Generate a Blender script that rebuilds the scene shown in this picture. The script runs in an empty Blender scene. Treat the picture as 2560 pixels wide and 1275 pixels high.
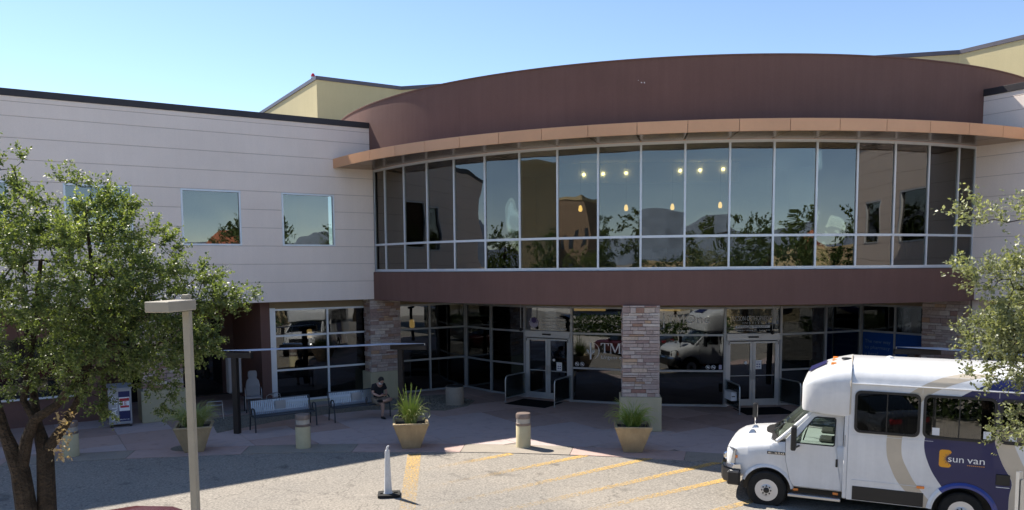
import bpy, bmesh, math, random
import numpy as np
from mathutils import Vector, Matrix
from mathutils.geometry import tessellate_polygon
PI = math.pi
sin, cos = math.sin, math.cos
S = bpy.context.scene
COL = S.collection

# ------------------------------------------------------------------ camera
cam_d = bpy.data.cameras.new('camera'); cam = bpy.data.objects.new('camera', cam_d); COL.objects.link(cam)
pitch, roll = 0.0845, 0.0085
F_ = Vector((0, cos(pitch), -sin(pitch))); R_ = Vector((1, 0, 0)); D_ = Vector((0, -sin(pitch), -cos(pitch)))
cx_ = R_ * cos(roll) + D_ * sin(roll); dn_ = -R_ * sin(roll) + D_ * cos(roll)
m = Matrix.Identity(4)
for i in range(3):
    m[i][0] = cx_[i]; m[i][1] = -dn_[i]; m[i][2] = -F_[i]
m.translation = (0, 0, 4.75)
cam.matrix_world = m
cam_d.sensor_fit = 'HORIZONTAL'; cam_d.sensor_width = 36
cam_d.lens = 1970.9 / 2560 * 36; cam_d.shift_y = 198.6 / 2560
cam_d.clip_start = 0.1; cam_d.clip_end = 12000
S.camera = cam

# ------------------------------------------------------------------ sky, sun, exposure
SUN = Vector((-0.668, 0.574, 1.0)).normalized()
w = bpy.data.worlds.new('World'); S.world = w; w.use_nodes = True
nt = w.node_tree; nt.nodes.clear()
sky = nt.nodes.new('ShaderNodeTexSky'); sky.sky_type = 'NISHITA'; sky.sun_disc = False
sky.sun_elevation = math.asin(SUN.z); sky.sun_rotation = math.atan2(SUN.x, SUN.y) % (2 * PI)
sky.air_density = 0.72; sky.dust_density = 0.05; sky.ozone_density = 0.6; sky.altitude = 750
bg = nt.nodes.new('ShaderNodeBackground'); bg.inputs[1].default_value = 0.104
wo = nt.nodes.new('ShaderNodeOutputWorld')
nt.links.new(sky.outputs[0], bg.inputs[0]); nt.links.new(bg.outputs[0], wo.inputs[0])
sl = bpy.data.lights.new('sun', 'SUN'); sl.energy = 4.2; sl.angle = math.radians(0.53); sl.color = (1.0, 0.93, 0.82)
so = bpy.data.objects.new('sun', sl); COL.objects.link(so); so.location = SUN * 60
so.rotation_euler = (-SUN).to_track_quat('-Z', 'Y').to_euler()
S.view_settings.view_transform = 'Standard'; S.view_settings.look = 'None'
S.view_settings.exposure = 1.22; S.view_settings.gamma = 1.0
S.view_settings.use_curve_mapping = False
try:
    S.cycles.max_bounces = 8; S.cycles.transparent_max_bounces = 12; S.cycles.caustics_reflective = False
    S.cycles.caustics_refractive = False; S.cycles.use_denoising = True
except Exception:
    pass

# ------------------------------------------------------------------ materials
def nodes(name):
    mt = bpy.data.materials.new(name); mt.use_nodes = True
    n = mt.node_tree; n.nodes.clear()
    out = n.nodes.new('ShaderNodeOutputMaterial')
    return mt, n, out

def N(n, t, **kw):
    x = n.nodes.new('ShaderNode' + t)
    for k, v in kw.items():
        if k.startswith('i_'):
            x.inputs[k[2:].replace('_', ' ')].default_value = v
        else:
            setattr(x, k, v)
    return x

def noise(n, co, scale, detail=3, rough=0.55):
    t = N(n, 'TexNoise'); t.inputs['Scale'].default_value = scale; t.inputs['Detail'].default_value = detail
    t.inputs['Roughness'].default_value = rough
    n.links.new(co, t.inputs['Vector']); return t

def ramp(n, fac, stops):
    r = N(n, 'ValToRGB'); e = r.color_ramp.elements
    while len(e) < len(stops): e.new(0.5)
    for q, (p, c) in zip(e, stops):
        q.position = p; q.color = c if len(c) == 4 else (*c, 1)
    n.links.new(fac, r.inputs[0]); return r

def mixc(n, fac, a, b, mode='MIX'):
    x = N(n, 'Mix', data_type='RGBA', blend_type=mode)
    for s, v in ((0, fac), (6, a), (7, b)):
        if hasattr(v, 'links') or hasattr(v, 'is_linked'): n.links.new(v, x.inputs[s])
        else: x.inputs[s].default_value = v if s == 0 else ((*v, 1) if len(v) == 3 else v)
    return x.outputs[2]

def surf(name, col, rough=0.7, metal=0.0, spec=0.5, var=0.08, vs=1.5, fine=0.05, fs=60, bump=0.0, bs=80, bd=0.01, coat=0.0,
         rnd=0.0, streak=0.0, world=True):
    mt, n, out = nodes(name)
    b = N(n, 'BsdfPrincipled'); n.links.new(b.outputs[0], out.inputs[0])
    if world: co = N(n, 'NewGeometry').outputs['Position']
    else: co = N(n, 'TexCoord').outputs['Object']
    n1 = noise(n, co, vs, 4); n2 = noise(n, co, fs, 2)
    lo = tuple(c * (1 - var) for c in col); hi = tuple(min(1, c * (1 + var)) for c in col)
    c = ramp(n, n1.outputs['Fac'], [(0.3, lo), (0.7, hi)]).outputs[0]
    if fine:
        f2 = ramp(n, n2.outputs['Fac'], [(0.3, (1 - fine,) * 3), (0.7, (1 + 0 * fine,) * 3)]).outputs[0]
        c = mixc(n, 1.0, c, f2, 'MULTIPLY')
    if streak:
        mp = N(n, 'Mapping'); mp.inputs['Scale'].default_value = (3.0, 3.0, 0.18)
        n.links.new(co, mp.inputs['Vector']); n3 = noise(n, mp.outputs[0], 1.6, 5, 0.65)
        f3 = ramp(n, n3.outputs['Fac'], [(0.42, (1 - streak,) * 3), (0.62, (1, 1, 1))]).outputs[0]
        c = mixc(n, 1.0, c, f3, 'MULTIPLY')
    if rnd:
        oi = N(n, 'ObjectInfo')
        r = ramp(n, oi.outputs['Random'], [(0, (1 - rnd,) * 3), (1, (1 + 0 * rnd,) * 3)]).outputs[0]
        c = mixc(n, 1.0, c, r, 'MULTIPLY')
    n.links.new(c, b.inputs['Base Color'])
    b.inputs['Roughness'].default_value = rough; b.inputs['Metallic'].default_value = metal
    b.inputs['Specular IOR Level'].default_value = spec; b.inputs['Coat Weight'].default_value = coat
    if bump:
        n4 = noise(n, co, bs, 3); bp = N(n, 'Bump'); bp.inputs['Strength'].default_value = bump; bp.inputs['Distance'].default_value = bd
        n.links.new(n4.outputs['Fac'], bp.inputs['Height']); n.links.new(bp.outputs[0], b.inputs['Normal'])
    return mt

def flat(name, col, rough=0.5, metal=0.0, spec=0.5, coat=0.0):
    return surf(name, col, rough, metal, spec, var=0.05, vs=4, fine=0, coat=coat, world=False)

def emit(name, col, strength):
    mt, n, out = nodes(name)
    e = N(n, 'Emission'); e.inputs[0].default_value = (*col, 1); e.inputs[1].default_value = strength
    n.links.new(e.outputs[0], out.inputs[0]); return mt

def glass(name, tint, ior, wav=0.0, ws=0.9, gcol=(1, 1, 1), rough=0.0):
    mt, n, out = nodes(name)
    tr = N(n, 'BsdfTransparent'); tr.inputs[0].default_value = (*tint, 1)
    gl = N(n, 'BsdfGlossy'); gl.inputs['Roughness'].default_value = rough; gl.inputs[0].default_value = (*gcol, 1)
    fr = N(n, 'Fresnel'); fr.inputs[0].default_value = ior
    mx = N(n, 'MixShader')
    n.links.new(fr.outputs[0], mx.inputs[0]); n.links.new(tr.outputs[0], mx.inputs[1]); n.links.new(gl.outputs[0], mx.inputs[2])
    n.links.new(mx.outputs[0], out.inputs[0])
    if wav:
        co = N(n, 'NewGeometry').outputs['Position']; oi = N(n, 'ObjectInfo')
        ad = N(n, 'VectorMath', operation='MULTIPLY_ADD'); ad.inputs[1].default_value = (1, 1, 1)
        sc = N(n, 'VectorMath', operation='SCALE'); n.links.new(oi.outputs['Random'], sc.inputs['Scale']); sc.inputs[0].default_value = (40, 25, 60)
        n.links.new(co, ad.inputs[0]); n.links.new(sc.outputs[0], ad.inputs[2])
        ns = noise(n, ad.outputs[0], ws, 1.5, 0.4)
        bp = N(n, 'Bump'); bp.inputs['Strength'].default_value = 1.0; bp.inputs['Distance'].default_value = wav
        n.links.new(ns.outputs['Fac'], bp.inputs['Height']); n.links.new(bp.outputs[0], gl.inputs['Normal'])
    return mt

def leafmat(name, c0, c1, c2, gloss=0.3, trans=0.35):
    mt, n, out = nodes(name)
    b = N(n, 'BsdfPrincipled'); tl = N(n, 'BsdfTranslucent'); mx = N(n, 'MixShader'); mx.inputs[0].default_value = trans
    at = N(n, 'Attribute', attribute_name='tone')
    r = ramp(n, at.outputs['Fac'], [(0.0, c0), (0.55, c1), (1.0, c2)])
    n.links.new(r.outputs[0], b.inputs['Base Color'])
    lt = mixc(n, 1.0, r.outputs[0], (1.5, 1.5, 0.6), 'MULTIPLY'); n.links.new(lt, tl.inputs[0])
    b.inputs['Roughness'].default_value = gloss; b.inputs['Specular IOR Level'].default_value = 0.38
    n.links.new(b.outputs[0], mx.inputs[1]); n.links.new(tl.outputs[0], mx.inputs[2]); n.links.new(mx.outputs[0], out.inputs[0])
    return mt

M = {}
M['cream'] = surf('cream_stucco', (0.86, 0.745, 0.665), 0.9, spec=0.2, var=0.035, vs=0.7, fine=0.05, fs=35, bump=0.25, bs=160, bd=0.004, streak=0.02)
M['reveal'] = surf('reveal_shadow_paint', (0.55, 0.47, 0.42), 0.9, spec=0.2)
M['brown'] = surf('brown_stucco', (0.178, 0.102, 0.086), 0.92, spec=0.15, var=0.05, vs=0.8, fine=0.07, fs=30, bump=0.3, bs=140, bd=0.004, streak=0.06)
M['tan_stucco'] = surf('tan_stucco', (0.52, 0.45, 0.265), 0.92, spec=0.2, var=0.035, vs=0.5, fine=0.05, fs=30, bump=0.25, bs=140, bd=0.004, streak=0.03)
M['base_stucco'] = surf('base_stucco', (0.47, 0.42, 0.285), 0.9, spec=0.2, var=0.04, vs=1.5, bump=0.25, bs=140, bd=0.004, streak=0.05)
M['tan_soffit'] = surf('tan_soffit', (0.30, 0.235, 0.15), 0.9, spec=0.2)
M['cap'] = surf('dark_metal_cap', (0.035, 0.03, 0.033), 0.5, metal=0.3, var=0.15, vs=3)
M['blue_cap'] = surf('grey_metal_cap', (0.10, 0.09, 0.105), 0.5, metal=0.3, var=0.1, vs=2)
M['copper'] = surf('copper_panel', (0.68, 0.36, 0.19), 0.45, metal=0.15, var=0.07, vs=0.8, fine=0.03, fs=20, rnd=0.08)
M['copper_top'] = surf('copper_top', (0.62, 0.38, 0.25), 0.45, metal=0.2, var=0.06, vs=1.5)
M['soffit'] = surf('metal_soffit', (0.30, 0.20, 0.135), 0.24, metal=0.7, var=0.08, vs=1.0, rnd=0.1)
M['alu'] = surf('white_aluminium', (0.66, 0.69, 0.73), 0.38, metal=0.25, var=0.03, vs=3, fine=0)
M['alu_grey'] = surf('grey_aluminium', (0.40, 0.41, 0.42), 0.4, metal=0.35, var=0.05, vs=3, fine=0.03)
M['door_alu'] = surf('door_aluminium', (0.50, 0.51, 0.52), 0.38, metal=0.45, var=0.04, vs=3, fine=0)
M['glass_up'] = glass('upper_tinted_glass', (0.46, 0.50, 0.48), 2.05, wav=0.016, ws=0.55, gcol=(0.97, 0.94, 0.88))
M['glass_low'] = glass('lower_tinted_glass', (0.20, 0.22, 0.24), 1.85, wav=0.010, ws=0.5, gcol=(0.92, 0.97, 1.0))
M['clear'] = glass('clear_glass', (0.80, 0.86, 0.84), 1.5)
M['screen'] = glass('van_windscreen', (0.62, 0.70, 0.66), 1.9)
M['van_glass'] = glass('tinted_van_glass', (0.30, 0.32, 0.31), 1.6)
M['acrylic'] = glass('clear_acrylic', (0.62, 0.68, 0.68), 1.5, rough=0.15)
M['dark_glass'] = flat('dark_bus_glass', (0.010, 0.012, 0.013), 0.04, spec=0.8)
M['int_wall'] = flat('interior_wall', (0.50, 0.46, 0.41), 0.9)
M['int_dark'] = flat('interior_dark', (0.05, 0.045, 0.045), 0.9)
M['int_ceil'] = flat('interior_ceiling', (0.8, 0.8, 0.76), 0.9)
M['blind'] = flat('blind_fabric', (0.55, 0.53, 0.48), 0.9)
M['joint'] = surf('dark_joint', (0.10, 0.09, 0.09), 0.95, spec=0.1)
M['mortar'] = surf('mortar', (0.16, 0.13, 0.12), 0.95, spec=0.1)
M['bulb'] = emit('warm_bulb', (1.0, 0.72, 0.28), 9.0)
M['pend'] = emit('amber_pendant', (1.0, 0.55, 0.15), 2.2)
M['tube'] = emit('ceiling_tube', (1.0, 0.93, 0.78), 4.0)
M['frost'] = flat('clouded_lens', (0.42, 0.40, 0.36), 0.22, spec=0.6)
M['white'] = flat('white_vinyl', (0.86, 0.86, 0.86), 0.6)
M['vinyl_grey'] = flat('grey_vinyl', (0.72, 0.73, 0.75), 0.6)
M['navy'] = flat('navy_print', (0.022, 0.026, 0.105), 0.4)
M['blue'] = flat('blue_poster', (0.010, 0.065, 0.26), 0.7, spec=0.2)
M['poster_txt'] = flat('poster_lettering', (0.16, 0.24, 0.36), 0.8)
M['poster_brown'] = flat('poster_brown', (0.13, 0.07, 0.05), 0.8)
M['poster_skin'] = flat('poster_tan', (0.25, 0.17, 0.14), 0.8)
M['red'] = flat('red_print', (0.50, 0.03, 0.04), 0.5)
M['purple'] = flat('purple_print', (0.10, 0.07, 0.24), 0.5)
M['lilac'] = flat('lilac_print', (0.42, 0.40, 0.55), 0.5)
M['black'] = flat('black_plastic', (0.012, 0.012, 0.013), 0.45)
M['rubber'] = surf('black_rubber', (0.018, 0.018, 0.018), 0.8, spec=0.3, var=0.2, vs=9, world=False)
M['mat'] = surf('door_mat', (0.010, 0.011, 0.013), 0.95, spec=0.1, var=0.2, vs=20)
M['van_white'] = surf('white_van_paint', (0.74, 0.745, 0.75), 0.28, spec=0.5, var=0.03, vs=1.5, fine=0.03, fs=12, coat=0.4, world=False, streak=0.06)
M['van_navy'] = flat('navy_van_paint', (0.011, 0.013, 0.085), 0.35, coat=0.1)
M['van_blue'] = flat('blue_van_trim', (0.022, 0.045, 0.26), 0.3, coat=0.4)
M['van_tan'] = flat('tan_van_paint', (0.53, 0.46, 0.36), 0.32, coat=0.3)
M['orange'] = flat('orange_paint', (0.80, 0.36, 0.02), 0.45)
M['amber'] = flat('amber_lens', (0.85, 0.25, 0.04), 0.2)
M['chrome'] = flat('chrome', (0.75, 0.76, 0.78), 0.12, metal=1.0)
M['steel'] = flat('brushed_steel', (0.50, 0.51, 0.52), 0.33, metal=0.9)
M['wheel'] = flat('painted_wheel', (0.62, 0.63, 0.66), 0.3, metal=0.6)
M['lens'] = flat('headlamp_lens', (0.42, 0.44, 0.47), 0.08, metal=0.75)
M['bronze'] = surf('dark_bronze_paint', (0.035, 0.028, 0.024), 0.5, metal=0.3, var=0.15, vs=4)
M['sail'] = surf('pale_sail_fabric', (0.60, 0.64, 0.74), 0.85, var=0.04, vs=2)
M['bench'] = flat('charcoal_bench_metal', (0.045, 0.05, 0.058), 0.32, metal=0.35)
M['bench_slat'] = flat('sky_sheen_bench_slat', (0.33, 0.37, 0.42), 0.3, metal=0.4)  # base colour raised and blued to imitate sky reflected in the back slats
M['bollard'] = surf('cream_bollard_concrete', (0.60, 0.53, 0.34), 0.9, spec=0.2, var=0.06, vs=4, bump=0.2, bs=120, bd=0.004, streak=0.06)
M['bollard_cap'] = surf('taupe_bollard_metal', (0.23, 0.18, 0.155), 0.45, metal=0.2, var=0.06, vs=5)
M['planter'] = surf('tan_planter_concrete', (0.45, 0.345, 0.205), 0.75, spec=0.35, var=0.10, vs=3, fine=0.05, fs=40, bump=0.15, bs=60, bd=0.005, streak=0.16)
M['soil'] = surf('planter_soil', (0.10, 0.085, 0.07), 1.0, spec=0.1, var=0.3, vs=30, fine=0.3, fs=80, bump=0.8, bs=50, bd=0.02)
M['concrete_can'] = surf('aggregate_receptacle', (0.40, 0.35, 0.29), 0.95, spec=0.2, var=0.06, vs=4, fine=0.3, fs=110, bump=0.4, bs=110, bd=0.01)
M['lamp_paint'] = surf('beige_lamp_paint', (0.33, 0.295, 0.235), 0.5, spec=0.4, var=0.05, vs=3, streak=0.06)
M['bark'] = surf('dark_bark', (0.055, 0.042, 0.032), 0.95, spec=0.15, var=0.35, vs=6, fine=0.45, fs=45, bump=1.0, bs=24, bd=0.05)
M['skin'] = flat('skin', (0.46, 0.28, 0.21), 0.55)
M['shirt'] = flat('black_shirt', (0.014, 0.014, 0.018), 0.9)
M['shorts'] = flat('khaki_shorts', (0.27, 0.22, 0.165), 0.9)
M['hair'] = flat('dark_hair', (0.010, 0.008, 0.007), 0.6)
M['cone'] = surf('scuffed_white_plastic', (0.74, 0.74, 0.73), 0.5, spec=0.4, var=0.06, vs=6, fine=0.1, fs=25, world=False)
M['wheelchair'] = flat('grey_chair_mesh', (0.30, 0.28, 0.28), 0.8)
M['cabinet'] = flat('grey_cabinet', (0.26, 0.25, 0.24), 0.6)
M['valet'] = surf('silver_podium', (0.42, 0.43, 0.45), 0.4, metal=0.45, var=0.05, vs=3, world=False)
M['car_red'] = flat('dark_red_car_paint', (0.075, 0.008, 0.012), 0.25, coat=0.6)
M['car_grey'] = flat('charcoal_car_paint', (0.05, 0.055, 0.065), 0.25, coat=0.6)
M['grass'] = leafmat('planter_blades', (0.10, 0.17, 0.03), (0.20, 0.30, 0.06), (0.42, 0.46, 0.15), 0.45, 0.3)
M['grass_pale'] = leafmat('planter_pale_blades', (0.16, 0.22, 0.05), (0.30, 0.36, 0.12), (0.50, 0.50, 0.24), 0.45, 0.3)
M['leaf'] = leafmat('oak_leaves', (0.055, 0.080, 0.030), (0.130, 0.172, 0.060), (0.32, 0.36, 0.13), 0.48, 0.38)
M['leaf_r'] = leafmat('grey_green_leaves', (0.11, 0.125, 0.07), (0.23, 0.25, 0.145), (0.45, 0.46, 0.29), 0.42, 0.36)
M['leaf_far'] = leafmat('far_leaves', (0.035, 0.06, 0.018), (0.07, 0.11, 0.03), (0.14, 0.19, 0.06), 0.6, 0.25)
M['dry'] = leafmat('dry_leaves', (0.30, 0.20, 0.11), (0.45, 0.33, 0.20), (0.60, 0.47, 0.32), 0.7, 0.3)
M['tile_roof'] = surf('terracotta_roof', (0.42, 0.15, 0.08), 0.85, var=0.12, vs=2)
M['far_tan'] = surf('far_tan_wall', (0.42, 0.34, 0.21), 0.9, var=0.05)
M['far_brown'] = surf('far_brown_wall', (0.20, 0.14, 0.10), 0.9, var=0.05)
M['hill'] = surf('hazed_hill', (0.17, 0.21, 0.28), 1.0, spec=0.0, var=0.2, vs=0.01, fine=0)  # blue-grey colour stands in for the haze of distance

def stone_mat():
    mt, n, out = nodes('ledge_stone'); b = N(n, 'BsdfPrincipled'); n.links.new(b.outputs[0], out.inputs[0])
    oi = N(n, 'ObjectInfo'); co = N(n, 'NewGeometry').outputs['Position']
    r = ramp(n, oi.outputs['Random'], [(0.0, (0.42, 0.325, 0.285)), (0.2, (0.56, 0.465, 0.41)), (0.38, (0.36, 0.25, 0.22)), (0.55, (0.62, 0.545, 0.485)),
                                       (0.70, (0.46, 0.35, 0.305)), (0.82, (0.30, 0.16, 0.125)), (0.9, (0.54, 0.36, 0.23)), (1.0, (0.66, 0.60, 0.545))])
    n1 = noise(n, co, 14, 5, 0.6); f = ramp(n, n1.outputs['Fac'], [(0.25, (0.72,) * 3), (0.75, (1.12,) * 3)]).outputs[0]
    n.links.new(mixc(n, 1.0, r.outputs[0], f, 'MULTIPLY'), b.inputs['Base Color']); b.inputs['Roughness'].default_value = 0.9
    bp = N(n, 'Bump'); bp.inputs['Strength'].default_value = 0.7; bp.inputs['Distance'].default_value = 0.015
    n2 = noise(n, co, 40, 4); n.links.new(n2.outputs['Fac'], bp.inputs['Height']); n.links.new(bp.outputs[0], b.inputs['Normal'])
    return mt
M['stone'] = stone_mat()

def asphalt_mat():
    mt, n, out = nodes('worn_asphalt'); b = N(n, 'BsdfPrincipled'); n.links.new(b.outputs[0], out.inputs[0])
    co = N(n, 'NewGeometry').outputs['Position']
    a = noise(n, co, 22, 4, 0.75); c = ramp(n, a.outputs['Fac'], [(0.28, (0.13, 0.118, 0.105)), (0.5, (0.268, 0.244, 0.214)), (0.72, (0.41, 0.376, 0.327))]).outputs[0]
    big = noise(n, co, 0.35, 4); f = ramp(n, big.outputs['Fac'], [(0.3, (0.86, 0.87, 0.88)), (0.7, (1.08, 1.06, 1.03))]).outputs[0]
    c = mixc(n, 1.0, c, f, 'MULTIPLY')
    st = noise(n, co, 1.3, 3, 0.5); sr = ramp(n, st.outputs['Fac'], [(0.28, (0.62, 0.62, 0.63)), (0.36, (1, 1, 1))]).outputs[0]
    c = mixc(n, 1.0, c, sr, 'MULTIPLY')
    sp_ = N(n, 'TexVoronoi', feature='F1'); sp_.inputs['Scale'].default_value = 0.55; n.links.new(co, sp_.inputs['Vector'])
    c = mixc(n, 1.0, c, ramp(n, sp_.outputs['Distance'], [(0.035, (0.42,) * 3), (0.10, (1, 1, 1))]).outputs[0], 'MULTIPLY')
    v = N(n, 'TexVoronoi', feature='DISTANCE_TO_EDGE'); v.inputs['Scale'].default_value = 0.42
    wv = noise(n, co, 2.5, 3); ad = N(n, 'VectorMath', operation='ADD')
    sc = N(n, 'VectorMath', operation='SCALE'); sc.inputs['Scale'].default_value = 0.5
    n.links.new(wv.outputs['Color'], sc.inputs[0]); n.links.new(sc.outputs[0], ad.inputs[0]); n.links.new(co, ad.inputs[1]); n.links.new(ad.outputs[0], v.inputs['Vector'])
    cr = ramp(n, v.outputs['Distance'], [(0.0, (0.55,) * 3), (0.006, (1, 1, 1))]).outputs[0]
    c = mixc(n, 0.8, c, cr, 'MULTIPLY')
    n.links.new(c, b.inputs['Base Color']); b.inputs['Roughness'].default_value = 0.93; b.inputs['Specular IOR Level'].default_value = 0.25
    bp = N(n, 'Bump'); bp.inputs['Strength'].default_value = 0.55; bp.inputs['Distance'].default_value = 0.012
    n.links.new(a.outputs['Fac'], bp.inputs['Height']); n.links.new(bp.outputs[0], b.inputs['Normal'])
    return mt
M['asphalt'] = asphalt_mat()

def conc(name, col, col2=None, fine=0.10, fs=90):
    mt, n, out = nodes(name); b = N(n, 'BsdfPrincipled'); n.links.new(b.outputs[0], out.inputs[0])
    co = N(n, 'NewGeometry').outputs['Position']; oi = N(n, 'ObjectInfo')
    a = noise(n, co, 1.1, 5, 0.6); lo = tuple(x * 0.86 for x in col)
    c = ramp(n, a.outputs['Fac'], [(0.3, lo), (0.7, col)]).outputs[0]
    if col2: c = mixc(n, ramp(n, oi.outputs['Random'], [(0.35, (0, 0, 0)), (0.75, (1, 1, 1))]).outputs[0], c, col2)
    f = noise(n, co, fs, 2); fr = ramp(n, f.outputs['Fac'], [(0.3, (1 - fine,) * 3), (0.7, (1,) * 3)]).outputs[0]
    c = mixc(n, 1.0, c, fr, 'MULTIPLY'); st = noise(n, co, 3.5, 4)
    c = mixc(n, 1.0, c, ramp(n, st.outputs['Fac'], [(0.30, (0.84,) * 3), (0.45, (1,) * 3)]).outputs[0], 'MULTIPLY')
    n.links.new(c, b.inputs['Base Color']); b.inputs['Roughness'].default_value = 0.85; b.inputs['Specular IOR Level'].default_value = 0.3
    bp = N(n, 'Bump'); bp.inputs['Strength'].default_value = 0.2; bp.inputs['Distance'].default_value = 0.006
    n.links.new(f.outputs['Fac'], bp.inputs['Height']); n.links.new(bp.outputs[0], b.inputs['Normal'])
    return mt
M['pave'] = conc('grey_paving', (0.53, 0.43, 0.405), (0.49, 0.40, 0.38))
M['pave_brown'] = conc('brown_paving', (0.42, 0.30, 0.255), (0.48, 0.355, 0.31))
M['pave_pink'] = conc('pink_paving', (0.50, 0.365, 0.325), None)
M['aggregate'] = conc('exposed_aggregate', (0.42, 0.37, 0.31), None, fine=0.45, fs=55)
M['gravel'] = conc('grey_green_gravel', (0.30, 0.275, 0.225), None, fine=0.6, fs=32)
M['lot'] = conc('pale_bounce_lot', (0.66, 0.60, 0.52), None)  # kept very pale so the added ground throws more light back
M['walk'] = conc('pale_walk', (0.44, 0.40, 0.37), None)
def paint_mat():
    mt, n, out = nodes('worn_yellow_paint'); b = N(n, 'BsdfPrincipled'); tr = N(n, 'BsdfTransparent'); mx = N(n, 'MixShader')
    co = N(n, 'NewGeometry').outputs['Position']
    b.inputs['Base Color'].default_value = (0.66, 0.42, 0.12, 1); b.inputs['Roughness'].default_value = 0.8
    a = noise(n, co, 24, 4, 0.75); at = N(n, 'Attribute', attribute_name='tone')
    ad = N(n, 'Math', operation='ADD'); n.links.new(a.outputs['Fac'], ad.inputs[0]); n.links.new(at.outputs['Fac'], ad.inputs[1])
    r = ramp(n, ad.outputs[0], [(0.78, (0, 0, 0)), (1.12, (0.95, 0.95, 0.95))])
    n.links.new(r.outputs[0], mx.inputs[0]); n.links.new(tr.outputs[0], mx.inputs[1]); n.links.new(b.outputs[0], mx.inputs[2])
    n.links.new(mx.outputs[0], out.inputs[0]); return mt
M['yellow'] = paint_mat()

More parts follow.
